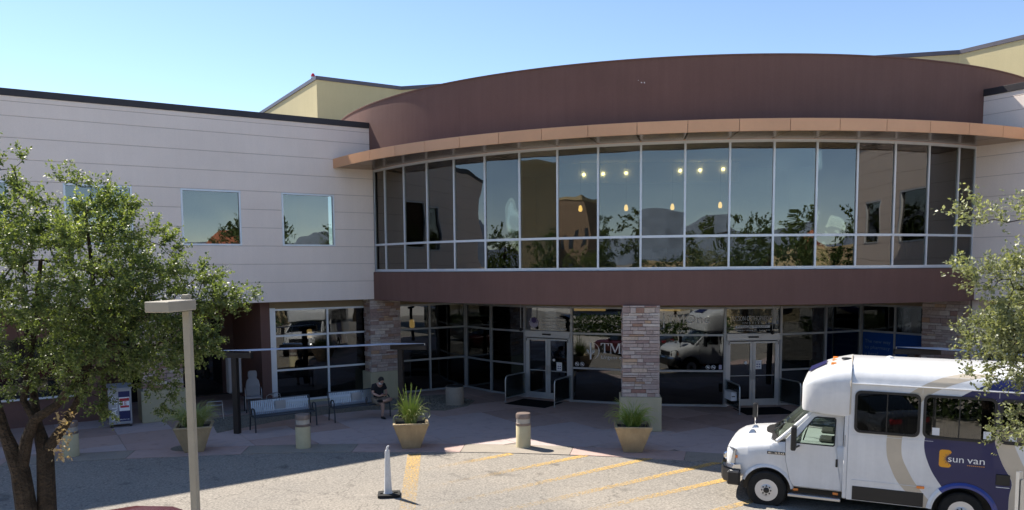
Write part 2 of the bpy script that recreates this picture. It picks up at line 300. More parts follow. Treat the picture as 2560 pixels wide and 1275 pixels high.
# ------------------------------------------------------------------ mesh helpers
class MB:
    def __init__(s): s.v = []; s.f = []
    def add(s, v, f):
        o = len(s.v); s.v += [tuple(p) for p in v]; s.f += [tuple(i + o for i in q) for q in f]; return s
    def box(s, x0, x1, y0, y1, z0, z1):
        return s.add([(x0, y0, z0), (x1, y0, z0), (x1, y1, z0), (x0, y1, z0), (x0, y0, z1), (x1, y0, z1), (x1, y1, z1), (x0, y1, z1)],
                     [(0, 3, 2, 1), (4, 5, 6, 7), (0, 1, 5, 4), (1, 2, 6, 5), (2, 3, 7, 6), (3, 0, 4, 7)])
    def hexa(s, b, t):
        return s.add(list(b) + list(t), [(0, 3, 2, 1), (4, 5, 6, 7), (0, 1, 5, 4), (1, 2, 6, 5), (2, 3, 7, 6), (3, 0, 4, 7)])
    def prism(s, pts, off):
        n = len(pts); p = [Vector(q) for q in pts]; o = Vector(off)
        return s.add(p + [q + o for q in p], [tuple(range(n))[::-1], tuple(range(n, 2 * n))] + [(i, (i + 1) % n, n + (i + 1) % n, n + i) for i in range(n)])
    def plate(s, outer, holes, fn, d):
        """flat plate with holes; outer/holes are 2-D loops, fn maps (u,v,w) to 3-D, thickness d along w"""
        loops = [outer] + holes
        tri = tessellate_polygon([[Vector((a, b, 0)) for a, b in l] for l in loops])
        fl = [p for l in loops for p in l]; n = len(fl); o = len(s.v)
        s.v += [tuple(fn(a, b, 0)) for a, b in fl] + [tuple(fn(a, b, d)) for a, b in fl]
        for t in tri:
            s.f.append(tuple(o + i for i in t)); s.f.append(tuple(o + n + i for i in reversed(t)))
        k = 0
        for l in loops:
            m_ = len(l)
            for i in range(m_):
                a = k + i; b = k + (i + 1) % m_; s.f.append((o + a, o + b, o + n + b, o + n + a))
            k += m_
        return s
    def tube(s, path, rad, n=8, cap=True):
        P = [Vector(p) for p in path]; rad = rad if hasattr(rad, '__len__') else [rad] * len(P)
        o = len(s.v); up = None
        for i, p in enumerate(P):
            d = (P[min(i + 1, len(P) - 1)] - P[max(i - 1, 0)]).normalized()
            if up is None: up = Vector((0, 0, 1)) if abs(d.z) < 0.9 else Vector((1, 0, 0))
            a = d.cross(up).normalized(); b = a.cross(d).normalized(); up = b
            for k in range(n):
                t = 2 * PI * k / n; s.v.append(tuple(p + (a * cos(t) + b * sin(t)) * rad[i]))
        for i in range(len(P) - 1):
            for k in range(n):
                s.f.append((o + i * n + k, o + i * n + (k + 1) % n, o + (i + 1) * n + (k + 1) % n, o + (i + 1) * n + k))
        if cap:
            s.f.append(tuple(o + k for k in range(n))[::-1]); e = o + (len(P) - 1) * n; s.f.append(tuple(e + k for k in range(n)))
        return s
    def lathe(s, prof, c=(0, 0, 0), n=24, axis='z'):
        o = len(s.v)
        for r, z in prof:
            for k in range(n):
                t = 2 * PI * k / n
                q = (r * cos(t), r * sin(t), z) if axis == 'z' else (r * cos(t), z, r * sin(t))
                s.v.append((c[0] + q[0], c[1] + q[1], c[2] + q[2]))
        for i in range(len(prof) - 1):
            for k in range(n):
                q = (o + i * n + k, o + i * n + (k + 1) % n, o + (i + 1) * n + (k + 1) % n, o + (i + 1) * n + k)
                s.f.append(q if axis == 'z' else q[::-1])
        s.f.append(tuple(o + k for k in range(n))[::(-1 if axis == 'z' else 1)]); e = o + (len(prof) - 1) * n
        s.f.append(tuple(e + k for k in range(n))[::(1 if axis == 'z' else -1)])
        return s
    def loft(s, secs, closed=True, caps=True):
        o = len(s.v); n = len(secs[0])
        for q in secs: s.v += [tuple(p) for p in q]
        for i in range(len(secs) - 1):
            for k in range(n if closed else n - 1):
                s.f.append((o + i * n + k, o + i * n + (k + 1) % n, o + (i + 1) * n + (k + 1) % n, o + (i + 1) * n + k))
        if caps:
            s.f.append(tuple(o + k for k in range(n))[::-1]); e = o + (len(secs) - 1) * n; s.f.append(tuple(e + k for k in range(n)))
        return s
    def xf(s, mat):
        s.v = [tuple(mat @ Vector(p)) for p in s.v]; return s
    def build(s, name, mat, parent=None, smooth=False, bevel=0.0, seg=1, fix=True, loc=None, rz=0.0, angle=0.6):
        me = bpy.data.meshes.new(name); me.from_pydata(s.v, [], s.f); me.update()
        bm = bmesh.new(); bm.from_mesh(me)
        if fix: bmesh.ops.recalc_face_normals(bm, faces=bm.faces)
        if bevel:
            es = [e for e in bm.edges if len(e.link_faces) == 2 and e.calc_face_angle(0) > 0.5]
            bmesh.ops.bevel(bm, geom=es, offset=bevel, segments=seg, affect='EDGES', profile=0.5, clamp_overlap=True)
        bm.to_mesh(me); bm.free()
        if smooth:
            for p in me.polygons: p.use_smooth = True
            try: me.set_sharp_from_angle(angle=angle)
            except Exception: pass
        me.materials.append(M[mat] if isinstance(mat, str) else mat)
        return link(name, me, parent, loc, rz)

def link(name, me, parent=None, loc=None, rz=0.0):
    o = bpy.data.objects.new(name, me); COL.objects.link(o)
    if parent: o.parent = parent
    if loc: o.location = loc
    if rz: o.rotation_euler = (0, 0, rz)
    return o

def thing(name, label, cat, loc=(0, 0, 0), rz=0.0, group=None):
    o = bpy.data.objects.new(name, None); COL.objects.link(o); o.empty_display_size = 0.2
    o.location = loc; o.rotation_euler = (0, 0, rz); o['label'] = label; o['category'] = cat
    if group: o['group'] = group
    return o

def tag(o, label, cat, group=None):
    o['label'] = label; o['category'] = cat
    if group: o['group'] = group
    return o

def copy_tree(root, loc, rz, label):
    def cp(o, par):
        c = o.copy(); COL.objects.link(c); c.parent = par
        for ch in list(o.children): cp(ch, c)
        return c
    r = cp(root, None); r.location = loc; r.rotation_euler = (0, 0, rz); r['label'] = label
    return r

def frame(o, ang, z=0.0): return Matrix.Translation((o[0], o[1], z)) @ Matrix.Rotation(ang, 4, 'Z')
def rrect(x0, x1, y0, y1, r, n=5):
    p = []
    for cx, cy, a0 in ((x1 - r, y1 - r, 0), (x0 + r, y1 - r, PI / 2), (x0 + r, y0 + r, PI), (x1 - r, y0 + r, 1.5 * PI)):
        for k in range(n + 1): t = a0 + PI / 2 * k / n; p.append((cx + r * cos(t), cy + r * sin(t)))
    return p
_fc = {}
def text(body, width, height, spacing=1.0):
    """lettering as triangulated 2-D mesh data scaled to width x height (origin at lower left)"""
    cu = bpy.data.curves.new('lettering', 'FONT'); cu.body = body; cu.size = 1.0; cu.fill_mode = 'FRONT'; cu.resolution_u = 3; cu.space_character = spacing
    ob = bpy.data.objects.new('lettering', cu); COL.objects.link(ob)
    dg = bpy.context.evaluated_depsgraph_get(); me = bpy.data.meshes.new_from_object(ob.evaluated_get(dg))
    bpy.data.objects.remove(ob); bpy.data.curves.remove(cu)
    v = [tuple(x.co) for x in me.vertices]; f = [tuple(p.vertices) for p in me.polygons]; bpy.data.meshes.remove(me)
    x0 = min(p[0] for p in v); x1 = max(p[0] for p in v); y0 = min(p[1] for p in v); y1 = max(p[1] for p in v)
    sx = width / (x1 - x0); sy = height / (y1 - y0) if height else sx
    return [((p[0] - x0) * sx, (p[1] - y0) * sy) for p in v], f
def put_text(mb, body, x, z, width, height, fn, spacing=1.0):
    v, f = text(body, width, height, spacing)
    mb.add([fn(x + a, z + b, 0) for a, b in v], f)

# ------------------------------------------------------------------ plan of the building
XC, YC = 7.07, 36.905
def PC(th, r, z=0.0): return Vector((XC + r * sin(th), YC - r * cos(th), z))
RG, RB, RD, RCAN, RL = 14.56, 14.70, 14.75, 16.1, 10.5
LA, RA = 0.5612, -1.027
LO = (-5.0, 28.44)           # left wing face passes here
RO = (13.98, 24.10)          # right wing face passes here
AX = -0.2375
LF = frame(LO, LA); RF = frame(RO, RA)

# ------------------------------------------------------------------ ground
GC = Vector((-4.2, -9.9))
def road_z(x, y):
    d = 30.15 - math.hypot(x - GC.x, y - GC.y) if y > 2 else 9.0
    return -0.012 - 0.043 * max(0.0, min(d, 9.0))
def make_ground():
    xs = [-4000, -400, -80] + [-40 + i for i in range(0, 91)] + [90, 400, 4000]
    ys = [-4000, -400, -80] + [-40 + 1.0 * i for i in range(0, 46)] + [5.5 + 0.5 * i for i in range(0, 40)] + [26, 40, 90, 400, 4000]
    v = []; f = []
    for y in ys:
        for x in xs: v.append((x, y, road_z(x, y) if y < 25 else -0.03))
    n = len(xs)
    for j in range(len(ys) - 1):
        for i in range(n - 1): f.append((j * n + i, j * n + i + 1, (j + 1) * n + i + 1, (j + 1) * n + i))
    mb = MB(); mb.v = v; mb.f = f
    o = mb.build('road', 'asphalt', smooth=True); o['kind'] = 'structure'
make_ground()

lot = MB().box(-70, 70, -75, 9.3, -0.46, -0.387).build('bounce_lot', 'lot'); lot['kind'] = 'structure'  # unseen pale ground, added to bounce sunlight onto the shaded walls and porch
# border strip of alternate pink and aggregate slabs
plaza = MB(); pl = [tuple((*(GC + Vector((sin(t), cos(t))) * r), -0.014)) for r, ts in ((30.16, [i * 0.04 - 0.8 for i in range(41)]),) for t in ts]
pl += [(34, 60, -0.014), (-40, 60, -0.014)]
plaza.f.append(tuple(range(len(pl)))); plaza.v = pl
plaza = plaza.build('plaza', 'joint'); plaza['kind'] = 'structure'
DA = 2.885 / 30.6; a0 = math.atan2(-9.93 - GC.x, 20.1 - GC.y)
for k in range(-9, 10):
    t0 = a0 + k * DA; mb = MB(); q = []
    t1 = t0 + DA - 0.0005; n = 6
    inner = [GC + Vector((sin(t0 + (t1 - t0) * i / n), cos(t0 + (t1 - t0) * i / n))) * 31.08 for i in range(n + 1)]
    outer = [GC + Vector((sin(t0 + (t1 - t0) * i / n), cos(t0 + (t1 - t0) * i / n))) * 30.15 for i in range(n + 1)]
    mb.prism([(p.x, p.y, -0.05) for p in outer] + [(p.x, p.y, -0.05) for p in inner[::-1]], (0, 0, 0.05 + 0.0005 * (k % 2)))
    mb.build('border_slab', 'pave_pink' if k % 2 == 0 else 'aggregate', plaza)
UL = Vector((cos(LA), sin(LA))); NL = Vector((-sin(LA), cos(LA)))
def clip_half(poly, c, d):
    out = []
    for i in range(len(poly)):
        a, b = poly[i], poly[(i + 1) % len(poly)]; da = a.dot(d) - c; db = b.dot(d) - c
        if da >= 0: out.append(a)
        if da * db < 0: out.append(a + (b - a) * (da / (da - db)))
    return out
rp = random.Random(5)
for i in range(-13, 16):
    for j in range(-9, 16):
        u0, n0 = 8.31 + 1.503 * i, 14.88 + 1.49 * j; gp = 0.007
        poly = [UL * u + NL * v for u, v in ((u0 + gp, n0 + gp), (u0 + 1.503 - gp, n0 + gp), (u0 + 1.503 - gp, n0 + 1.49 - gp), (u0 + gp, n0 + 1.49 - gp))]
        ce = sum(poly, Vector((0, 0))) / 4
        rc = math.hypot(ce.x - XC, ce.y - YC); dg = (ce - GC)
        if dg.length < 30.3 or dg.length > 46 or ce.x < -22 or ce.x > 17 or rc < 9.2: continue
        d = dg.normalized(); poly = clip_half(poly, 31.087 + GC.dot(d), d)
        if len(poly) < 3: continue
        offL = (ce.x - LO[0]) * 0.532 - (ce.y - LO[1]) * 0.847
        if offL < -4.6 and ce.x < -2: continue
        if rc < 14.3: mt = 'pave_brown'
        elif ce.x < -5 and offL < 4.6: mt = 'pave_brown' if (i + j) % 3 else 'pave'
        else: mt = 'pave'
        if ce.x < -6.2 and dg.length < 32.4 and -11 < ce.x: mt = 'pave_pink' if (i % 2 == 0) else 'pave'
        MB().prism([(p.x, p.y, -0.03) for p in poly], (0, 0, 0.03 + rp.uniform(0, 0.0015))).build('paving_panel', mt, plaza)

# planting beds
bed = [(-8.66, 22.75), (-8.31, 23.25), (-7.43, 24.42), (-6.09, 25.62), (-4.79, 26.34), (-3.25, 26.25), (-2.28, 26.05), (-1.55, 26.95), (-1.35, 28.0), (-2.47, 29.5), (-3.7, 29.0), (-5.0, 28.2), (-6.5, 27.15), (-8.3, 26.0), (-9.7, 24.9)]
b_ = MB().prism([(x, y, 0.002) for x, y in bed], (0, 0, 0.006)).build('gravel_bed', 'gravel'); b_['kind'] = 'structure'
wk = [LF @ Vector(p) for p in ((-5.2, 0.05, 0), (-0.3, 0.05, 0), (-0.3, 0.70, 0), (-5.2, 0.70, 0))]
b_ = MB().prism([(p.x, p.y, 0.009) for p in wk], (0, 0, 0.006)).build('window_walk', 'walk'); b_['kind'] = 'structure'
ring = [(-8.72 + 0.45 * cos(t * PI / 8), 20.85 + 0.4 * sin(t * PI / 8), 0.003) for t in range(16)]
b_ = MB().prism(ring, (0, 0, 0.006)).build('planting_circle', 'gravel'); b_['kind'] = 'structure'
# gravel stones scattered through the bed as stuff
rg = np.random.default_rng(3)
def inside(px, py, poly):
    c = False; n = len(poly)
    for i in range(n):
        x0, y0 = poly[i]; x1, y1 = poly[i - 1]
        if (y0 > py) != (y1 > py) and px < (x1 - x0) * (py - y0) / (y1 - y0) + x0: c = not c
    return c
mb = MB()
while len(mb.f) < 4200 * 4:
    x, y = rg.uniform(-9.7, -1.3), rg.uniform(22.7, 29.6)
    if not inside(x, y, bed): continue
    s_ = rg.uniform(0.012, 0.035); a = rg.uniform(0, 6.3)
    p = [(x + s_ * cos(a + k * 2.1), y + s_ * sin(a + k * 2.1), 0.007) for k in range(3)]
    mb.add(p + [(x, y, 0.008 + s_ * 0.8)], [(0, 1, 3), (1, 2, 3), (2, 0, 3), (0, 2, 1)])
gs = mb.build('gravel', 'gravel', fix=False); gs['kind'] = 'stuff'; gs['label'] = 'loose grey gravel in the planting bed behind the benches'; gs['category'] = 'gravel'

# painted markings
mark_n = 0
def stripe(pts, wd, tones, label, group=None):
    P = [Vector(p) for p in pts]; v = []; f = []; tn = []
    nseg = 14
    for i in range(nseg + 1):
        t = i / nseg; p = P[0].lerp(P[1], t); d = (P[1] - P[0]).normalized(); q = Vector((-d.y, d.x)) * wd / 2
        for s_ in (-1, 1):
            x, y = p.x + q.x * s_, p.y + q.y * s_; v.append((x, y, road_z(x, y) + 0.006)); tn.append(tones[0] + (tones[1] - tones[0]) * t)
    for i in range(nseg): f.append((2 * i, 2 * i + 2, 2 * i + 3, 2 * i + 1))
    mb = MB(); mb.v = v; mb.f = f; o = mb.build('road_marking', 'yellow', fix=False)
    at = o.data.attributes.new('tone', 'FLOAT', 'POINT')
    at.data.foreach_set('value', tn)
    return tag(o, label, 'marking', group)
stripe([(-2.545, 20.02), (-2.12, 15.0)], 0.34, (0.40, 0.25), 'straight worn yellow line running from the kerb past the white delineator post', 'yellow no-parking hatching')
for k, (a, b, lab) in enumerate((((-2.28, 18.55), (-0.03, 19.92), 'shortest yellow hatch line, just in front of the central planter and bollard'),
                      ((-2.15, 17.15), (1.87, 19.68), 'second yellow hatch line from the building, ending right of the sunlit bollard'),
                      ((-2.05, 15.78), (3.42, 19.33), 'third yellow hatch line, its end in shade below the right planter'),
                      ((-1.9, 14.72), (5.02, 18.85), 'fourth yellow hatch line, ending in shade ahead of the van bumper'),
                      ((0.0, 14.82), (5.0, 17.6), 'fifth yellow hatch line, reaching the front bumper of the van'),
                      ((2.5, 14.6), (5.6, 16.4), 'last yellow hatch line, passing under the front wheel of the van'))):
    stripe([a, b], 0.20, (0.18, 0.43), lab, 'yellow no-parking hatching')

# ------------------------------------------------------------------ the medical building
BB = Vector((7.07, 22.2, 0))
bld = thing('medical_building', 'cream and brown two-storey medical building with curved glass front and copper canopy', 'building', BB)
TB = Matrix.Translation(-BB)
def bpart(mb, name, mat, fr=None, parent=None, **kw):
    mb.xf(TB @ fr if fr else TB); return mb.build(name, mat, parent or bld, **kw)
def arcbox(r0, r1, z0, z1, t0, t1, n):
    mb = MB(); secs = []
    for i in range(n + 1):
        t = t0 + (t1 - t0) * i / n
        secs.append([PC(t, r1, z0), PC(t, r1, z1), PC(t, r0, z1), PC(t, r0, z0)])
    return mb.loft(secs)

TJL, TJR = -0.9655, 0.4970          # jambs of the curtain wall
T0, DT = -0.9073, 0.0843
mull = [T0 + DT * i for i in range(17)]
ZS, ZM, ZH = 4.655, 5.60, 8.258

# upper curved wall, canopy, band
bpart(arcbox(13.9, RD, 8.45, 10.50, -1.42, 1.0, 120), 'upper_drum_wall', 'brown', smooth=True)
bpart(arcbox(13.85, RD + 0.025, 10.50, 10.535, -1.42, 1.0, 120), 'drum_parapet_cap', 'brown', smooth=True)
bpart(arcbox(14.2, RB, 3.64, 4.625, -1.0, 0.53, 90), 'spandrel_band', 'brown', smooth=True)
bpart(arcbox(14.3, RB - 0.02, 4.625, 4.64, -0.985, 0.515, 90), 'band_ledge', 'cap', smooth=True)
CT = [-0.8049 + 0.0817 * i for i in range(-2, 18)]
def hit(th, r, fr_o, ang):            # keep canopy in front of the wing faces
    p = PC(th, r); n = Vector((sin(ang), -cos(ang))); return (Vector((p.x, p.y)) - Vector(fr_o)).dot(n)
def canopy():
    ts = [t for t in CT]
    # ends where the circle meets the wing planes
    def solve(o, ang, lo, hi):
        f0 = hit(lo, RCAN, o, ang)
        for _ in range(60):
            mid = (lo + hi) / 2
            if (hit(mid, RCAN, o, ang) > 0) == (f0 > 0): lo = mid
            else: hi = mid
        return lo
    tl = solve(LO, LA, -0.6, -1.3); tr = solve(RO, RA, 0.2, 0.9)
    ts = [tl] + [t for t in ts if tl + 0.03 < t < tr - 0.03] + [tr]
    g = 0.0004
    for a, b in zip(ts[:-1], ts[1:]):
        bpart(arcbox(RCAN - 0.05, RCAN, 8.235, 8.55, a + g, b - g, 3), 'canopy_panel', 'copper')
    top = MB(); so = MB()
    tm = [tl + (tr - tl) * i / 60 for i in range(61)]
    def inner(t): return PC(max(-0.975, min(0.507, t)), 14.5)
    top.loft([[PC(t, RCAN - 0.002, 8.552), PC(t, RCAN - 0.45, 8.556), PC(t, RCAN - 0.45, 8.53), PC(t, RCAN - 0.002, 8.53)] for t in tm])
    bpart(top, 'canopy_flashing', 'copper_top')
    t2 = MB().loft([[PC(t, RCAN - 0.44, 8.548), Vector((*inner(t).xy, 8.57)), Vector((*inner(t).xy, 8.52)), PC(t, RCAN - 0.44, 8.52)] for t in tm])
    bpart(t2, 'canopy_roof', 'blue_cap')
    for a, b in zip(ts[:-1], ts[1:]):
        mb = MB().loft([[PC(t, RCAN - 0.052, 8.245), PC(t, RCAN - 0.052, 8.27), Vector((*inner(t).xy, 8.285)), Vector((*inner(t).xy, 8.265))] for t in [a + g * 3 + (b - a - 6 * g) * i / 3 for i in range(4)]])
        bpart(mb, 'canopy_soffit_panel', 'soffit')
    bpart(arcbox(14.42, RG + 0.05, 8.262, 8.30, TJL, TJR, 60), 'canopy_trim', 'copper')
canopy()
for th_, z_, w_, h_ in ((-0.2335, 9.86, 0.045, 0.03), (-0.2275, 9.845, 0.03, 0.045), (-0.2385, 9.93, 0.02, 0.015)):
    bpart(MB().prism([PC(th_ + w_ / 30, RD + 0.001, z_), PC(th_ + w_ / 15, RD + 0.001, z_ + h_ * 0.4), PC(th_ + w_ / 28, RD + 0.001, z_ + h_), PC(th_, RD + 0.001, z_ + h_ * 0.6)], (0, -0.004, 0)), 'paint_chip', 'white')

# curtain wall: mullions, rails, panes
ends = [TJL] + mull + [TJR]
def radial_box(t, r0, r1, hw, z0, z1):
    c = Vector((sin(t), -cos(t), 0)); q = Vector((cos(t), sin(t), 0)); o = Vector((XC, YC, 0)); mb = MB()
    b = [o + c * r + q * s_ for r, s_ in ((r1, -hw), (r1, hw), (r0, hw), (r0, -hw))]
    return mb.hexa([p + Vector((0, 0, z0)) for p in b], [p + Vector((0, 0, z1)) for p in b])
for i, t in enumerate(ends):
    hw = 0.028 if 0 < i < len(ends) - 1 else 0.05
    bpart(radial_box(t, RG - 0.12, RG + 0.035, hw, ZS, ZH), 'mullion', 'alu')
def chord_bar(a, b, r, r0, r1, z0, z1, tr=0.0022):
    pa, pb = PC(a, r), PC(b, r); d = (pb - pa); L = d.length; ang = math.atan2(d.y, d.x)
    mb = MB().box(0.02, L - 0.02, -(r1 - r), r - r0, z0, z1); mb.xf(frame(pa, ang)); return mb
for a, b in zip(ends[:-1], ends[1:]):
    for nm, z0, z1, e in (('sill_rail', ZS - 0.012, ZS + 0.075, 0.033), ('middle_rail', ZM - 0.034, ZM + 0.034, 0.031), ('head_rail', ZH - 0.075, ZH + 0.004, 0.033)):
        bpart(chord_bar(a, b, RG, RG - 0.1, RG + e, z0, z1), nm, 'alu')
    for z0, z1 in ((ZS + 0.07, ZM - 0.03), (ZM + 0.03, ZH - 0.07)):
        bpart(chord_bar(a, b, RG, RG - 0.012, RG - 0.002, z0, z1), 'pane', 'glass_up')
# upper interior
def sector(r0, r1, z0, z1, t0, t1, n=40): return arcbox(r0, r1, z0, z1, t0, t1, n)
bpart(sector(3, 14.25, 4.30, 4.42, -1.0, 0.53), 'upper_floor', 'int_wall')
bpart(sector(3, 14.25, 8.42, 8.5, -1.0, 0.53), 'upper_ceiling', 'int_ceil')
bpart(sector(7.0, 7.2, 4.42, 8.42, -1.1, 0.63), 'upper_inner_wall', 'int_wall')
for t in (-1.0, 0.53):
    bpart(radial_box(t, 7, 14.3, 0.06, 4.42, 8.42), 'upper_side_wall', 'int_wall')
bpart(MB().box(1.6, 8.1, 28.3, 28.6, 7.72, 8.4), 'lit_bulkhead', 'int_ceil')
bpart(MB().box(2.2, 8.6, 27.0, 27.2, 4.42, 5.35), 'reception_counter', 'blind')
for x, z in ((2.59, 8.01), (3.27, 8.03), (4.09, 8.05), (6.0, 8.12), (6.7, 8.13), (7.52, 8.16)):
    bpart(MB().lathe([(0.02, -0.02), (0.05, 0.0), (0.05, 0.05)], (x, 28.24, z), 10, 'y'), 'spot_lamp', 'bulb')
for x, z in ((2.46, 6.80), (4.08, 6.81), (5.72, 6.83), (7.41, 6.88)):
    p = bpart(MB().lathe([(0.05, -0.09), (0.075, -0.02), (0.05, 0.10), (0.02, 0.13)], (x, 28.2, z), 12), 'pendant_lamp', 'pend')
    bpart(MB().tube([(x, 28.2, z + 0.13), (x, 28.2, 8.42)], 0.006, 5), 'cord', 'black', parent=p)
for x, y, hgt in ((0.9, 26.5, 2.5), (4.5, 25.5, 1.2), (8.9, 26.0, 1.2), (10.6, 26.4, 1.2)):
    bpart(MB().box(x, x + 0.5, y, y + 0.05, 5.0, 5.0 + 0.35 * hgt / 1.2), 'paper_notice', 'white')

# wing walls: courses separated by recessed reveals
ZJ = [3.66, 4.32, 4.935, 5.535, 6.135, 6.735, 7.335, 7.935, 8.54, 9.145, 9.55, 9.70]
def wing(fr, x0, x1, wins, side):
    G = 0.009
    for k in range(len(ZJ) - 1):
        z0, z1 = ZJ[k] + (G if k else 0), ZJ[k + 1] - G
        if k == len(ZJ) - 2: z1 = 9.705
        xs = [(x0, x1)]
        cut = [(a, b) for a, b, c, d in wins if c < z1 - 0.01 and d > z0 + 0.01]
        cur = x0; seg = []
        for a, b in sorted(cut): seg.append((cur, a)); cur = b
        seg.append((cur, x1))
        for a, b in seg:
            bpart(MB().box(a, b, 0, 0.16, z0, z1), 'wall_panel', 'cream', fr, bevel=0.004)
        for a, b, c, d in wins:                 # slivers above and below a window inside this course
            if c > z0 + 0.01 and c < z1 - 0.01: bpart(MB().box(a, b, 0.001, 0.16, z0, c), 'wall_panel', 'cream', fr)
            if d < z1 - 0.01 and d > z0 + 0.01: bpart(MB().box(a, b, 0.001, 0.16, d, z1), 'wall_panel', 'cream', fr)
    # backing with openings, so the reveals read as grooves
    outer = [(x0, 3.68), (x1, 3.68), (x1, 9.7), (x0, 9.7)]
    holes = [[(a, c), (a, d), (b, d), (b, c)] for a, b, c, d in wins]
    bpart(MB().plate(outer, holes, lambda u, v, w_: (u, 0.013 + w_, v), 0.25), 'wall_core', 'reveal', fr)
    bpart(MB().box(x0, x1 + 0.02, -0.035, 0.3, 9.70, 9.90), 'parapet_fascia', 'cap', fr, bevel=0.006)
    bpart(MB().box(x0, x1, 0.28, 9.0, 9.35, 9.5), 'flat_roof', 'int_wall', fr)
    bpart(MB().box(x0, x1, 0.28, 5.0, 3.70, 3.95), 'floor_slab', 'int_wall', fr)
    bpart(MB().box(x0, x1, 4.8, 5.0, 3.95, 9.35), 'inner_wall', 'int_wall', fr)
    bpart(MB().box(x0, x0 + 0.2, 0.28, 9.0, 0.0, 9.7), 'end_wall', 'cream', fr)
    for a, b, c, d in wins:
        o = [(a, c), (b, c), (b, d), (a, d)]; t = 0.055
        i = [(a + t, c + t), (a + t, d - t), (b - t, d - t), (b - t, c + t)]
        fo = bpart(MB().plate(o, [i], lambda u, v, w_: (u, -0.02 + w_, v), 0.12), 'window', 'alu', fr)
        bpart(MB().box(a + t, b - t, 0.05, 0.06, c + t, d - t), 'pane', 'glass_up', fr, parent=fo)
        bpart(MB().box(a - 0.02, b + 0.02, 0.3, 3.0, c - 0.6, c - 0.5), 'window_shelf', 'int_wall', fr, parent=fo)
lw = []
for wx in (-7.70, -10.38, -13.10):          # left edges of the three windows (world x) along the left wing
    a = (wx - LO[0]) / cos(LA); lw.append((a, a + 1.83, 5.545, 7.325))
lw.append((lw[-1][0] - 3.2, lw[-1][0] - 1.37, 5.545, 7.325))
lx1 = 0.10
wing(LF, -19.0, lx1, lw, 'l')
for a, b, c, d in lw[:3]:
    for k in range(7):
        bpart(MB().box(a + 0.06 + k * 0.075, a + 0.125 + k * 0.075, 0.20, 0.21, c + 0.05, d - 0.04), 'blind_slat', 'blind', LF)
rw = [(2.6, 4.43, 5.545, 7.325), (5.8, 7.6, 5.545, 7.325), (9.0, 10.8, 5.545, 7.325)]
wing(RF, -0.05, 13.0, rw, 'r')
# wall return between left wing face and drum, roof vents
for px, py, sz in ((-7.15, 29.7, 0.16), (-6.75, 29.9, 0.26)):
    p = bpart(MB().box(px - sz / 2, px + sz / 2, py - 0.1, py + 0.1, 9.5, 10.02), 'roof_vent', 'tan_stucco')
    bpart(MB().lathe([(0.06, 0), (0.085, 0.05), (0.06, 0.10), (0.01, 0.12)], (px, py, 10.02), 10), 'vent_cap', 'steel', parent=p, smooth=True)

# soffit and fascia over the recessed ground floor
bpart(sector(9.0, RB - 0.06, 3.645, 3.74, -1.30, 0.82, 60), 'porch_soffit', 'tan_soffit')
TH = [-1.012, -0.845, -0.678, -0.492, -0.2415, 0.008, 0.194, 0.363, 0.529]
ZL = (0.03, 1.21, 2.43, 3.36)
def facet(i):
    a, b = PC(TH[i], RL), PC(TH[i + 1], RL); d = b - a; return frame(a, math.atan2(d.y, d.x)), d.length
def glazing(fr, L, x0=0.0, rails=(1.21, 2.43), z0=0.0, z1=3.36, mats=('alu_grey', 'glass_low'), first=True, last=True):
    t = 0.032
    bpart(MB().box(x0, L, -0.035, 0.06, z0, z0 + 0.07), 'sill_rail', mats[0], fr)
    bpart(MB().box(x0, L, -0.035, 0.06, z1 - 0.055, z1 + 0.01), 'head_rail', mats[0], fr)
    for z in rails: bpart(MB().box(x0 + t, L - t, -0.033, 0.058, z - t, z + t), 'middle_rail', mats[0], fr)
    zz = [z0 + 0.05] + list(rails) + [z1 - 0.04]
    for a, b in zip(zz[:-1], zz[1:]):
        bpart(MB().box(x0 + 0.01, L - 0.01, 0.008, 0.016, a, b), 'pane', mats[1], fr)
def post(p, ang, hw=0.036, z1=3.365, mat='alu_grey', name='post'):
    bpart(MB().box(-hw, hw, -0.055, 0.08, 0.0, z1), name, mat, frame(p, ang))
for i in range(9):
    p = PC(TH[i], RL); hw = 0.075 if i in (0, 8) else 0.04
    post(p, TH[i], hw)
for i in range(8):
    fr, L = facet(i)
    bpart(MB().box(0, L, -0.01, 0.25, 3.37, 3.66), 'head_fascia', 'tan_soffit', fr)
    if i not in (2, 5): glazing(fr, L)
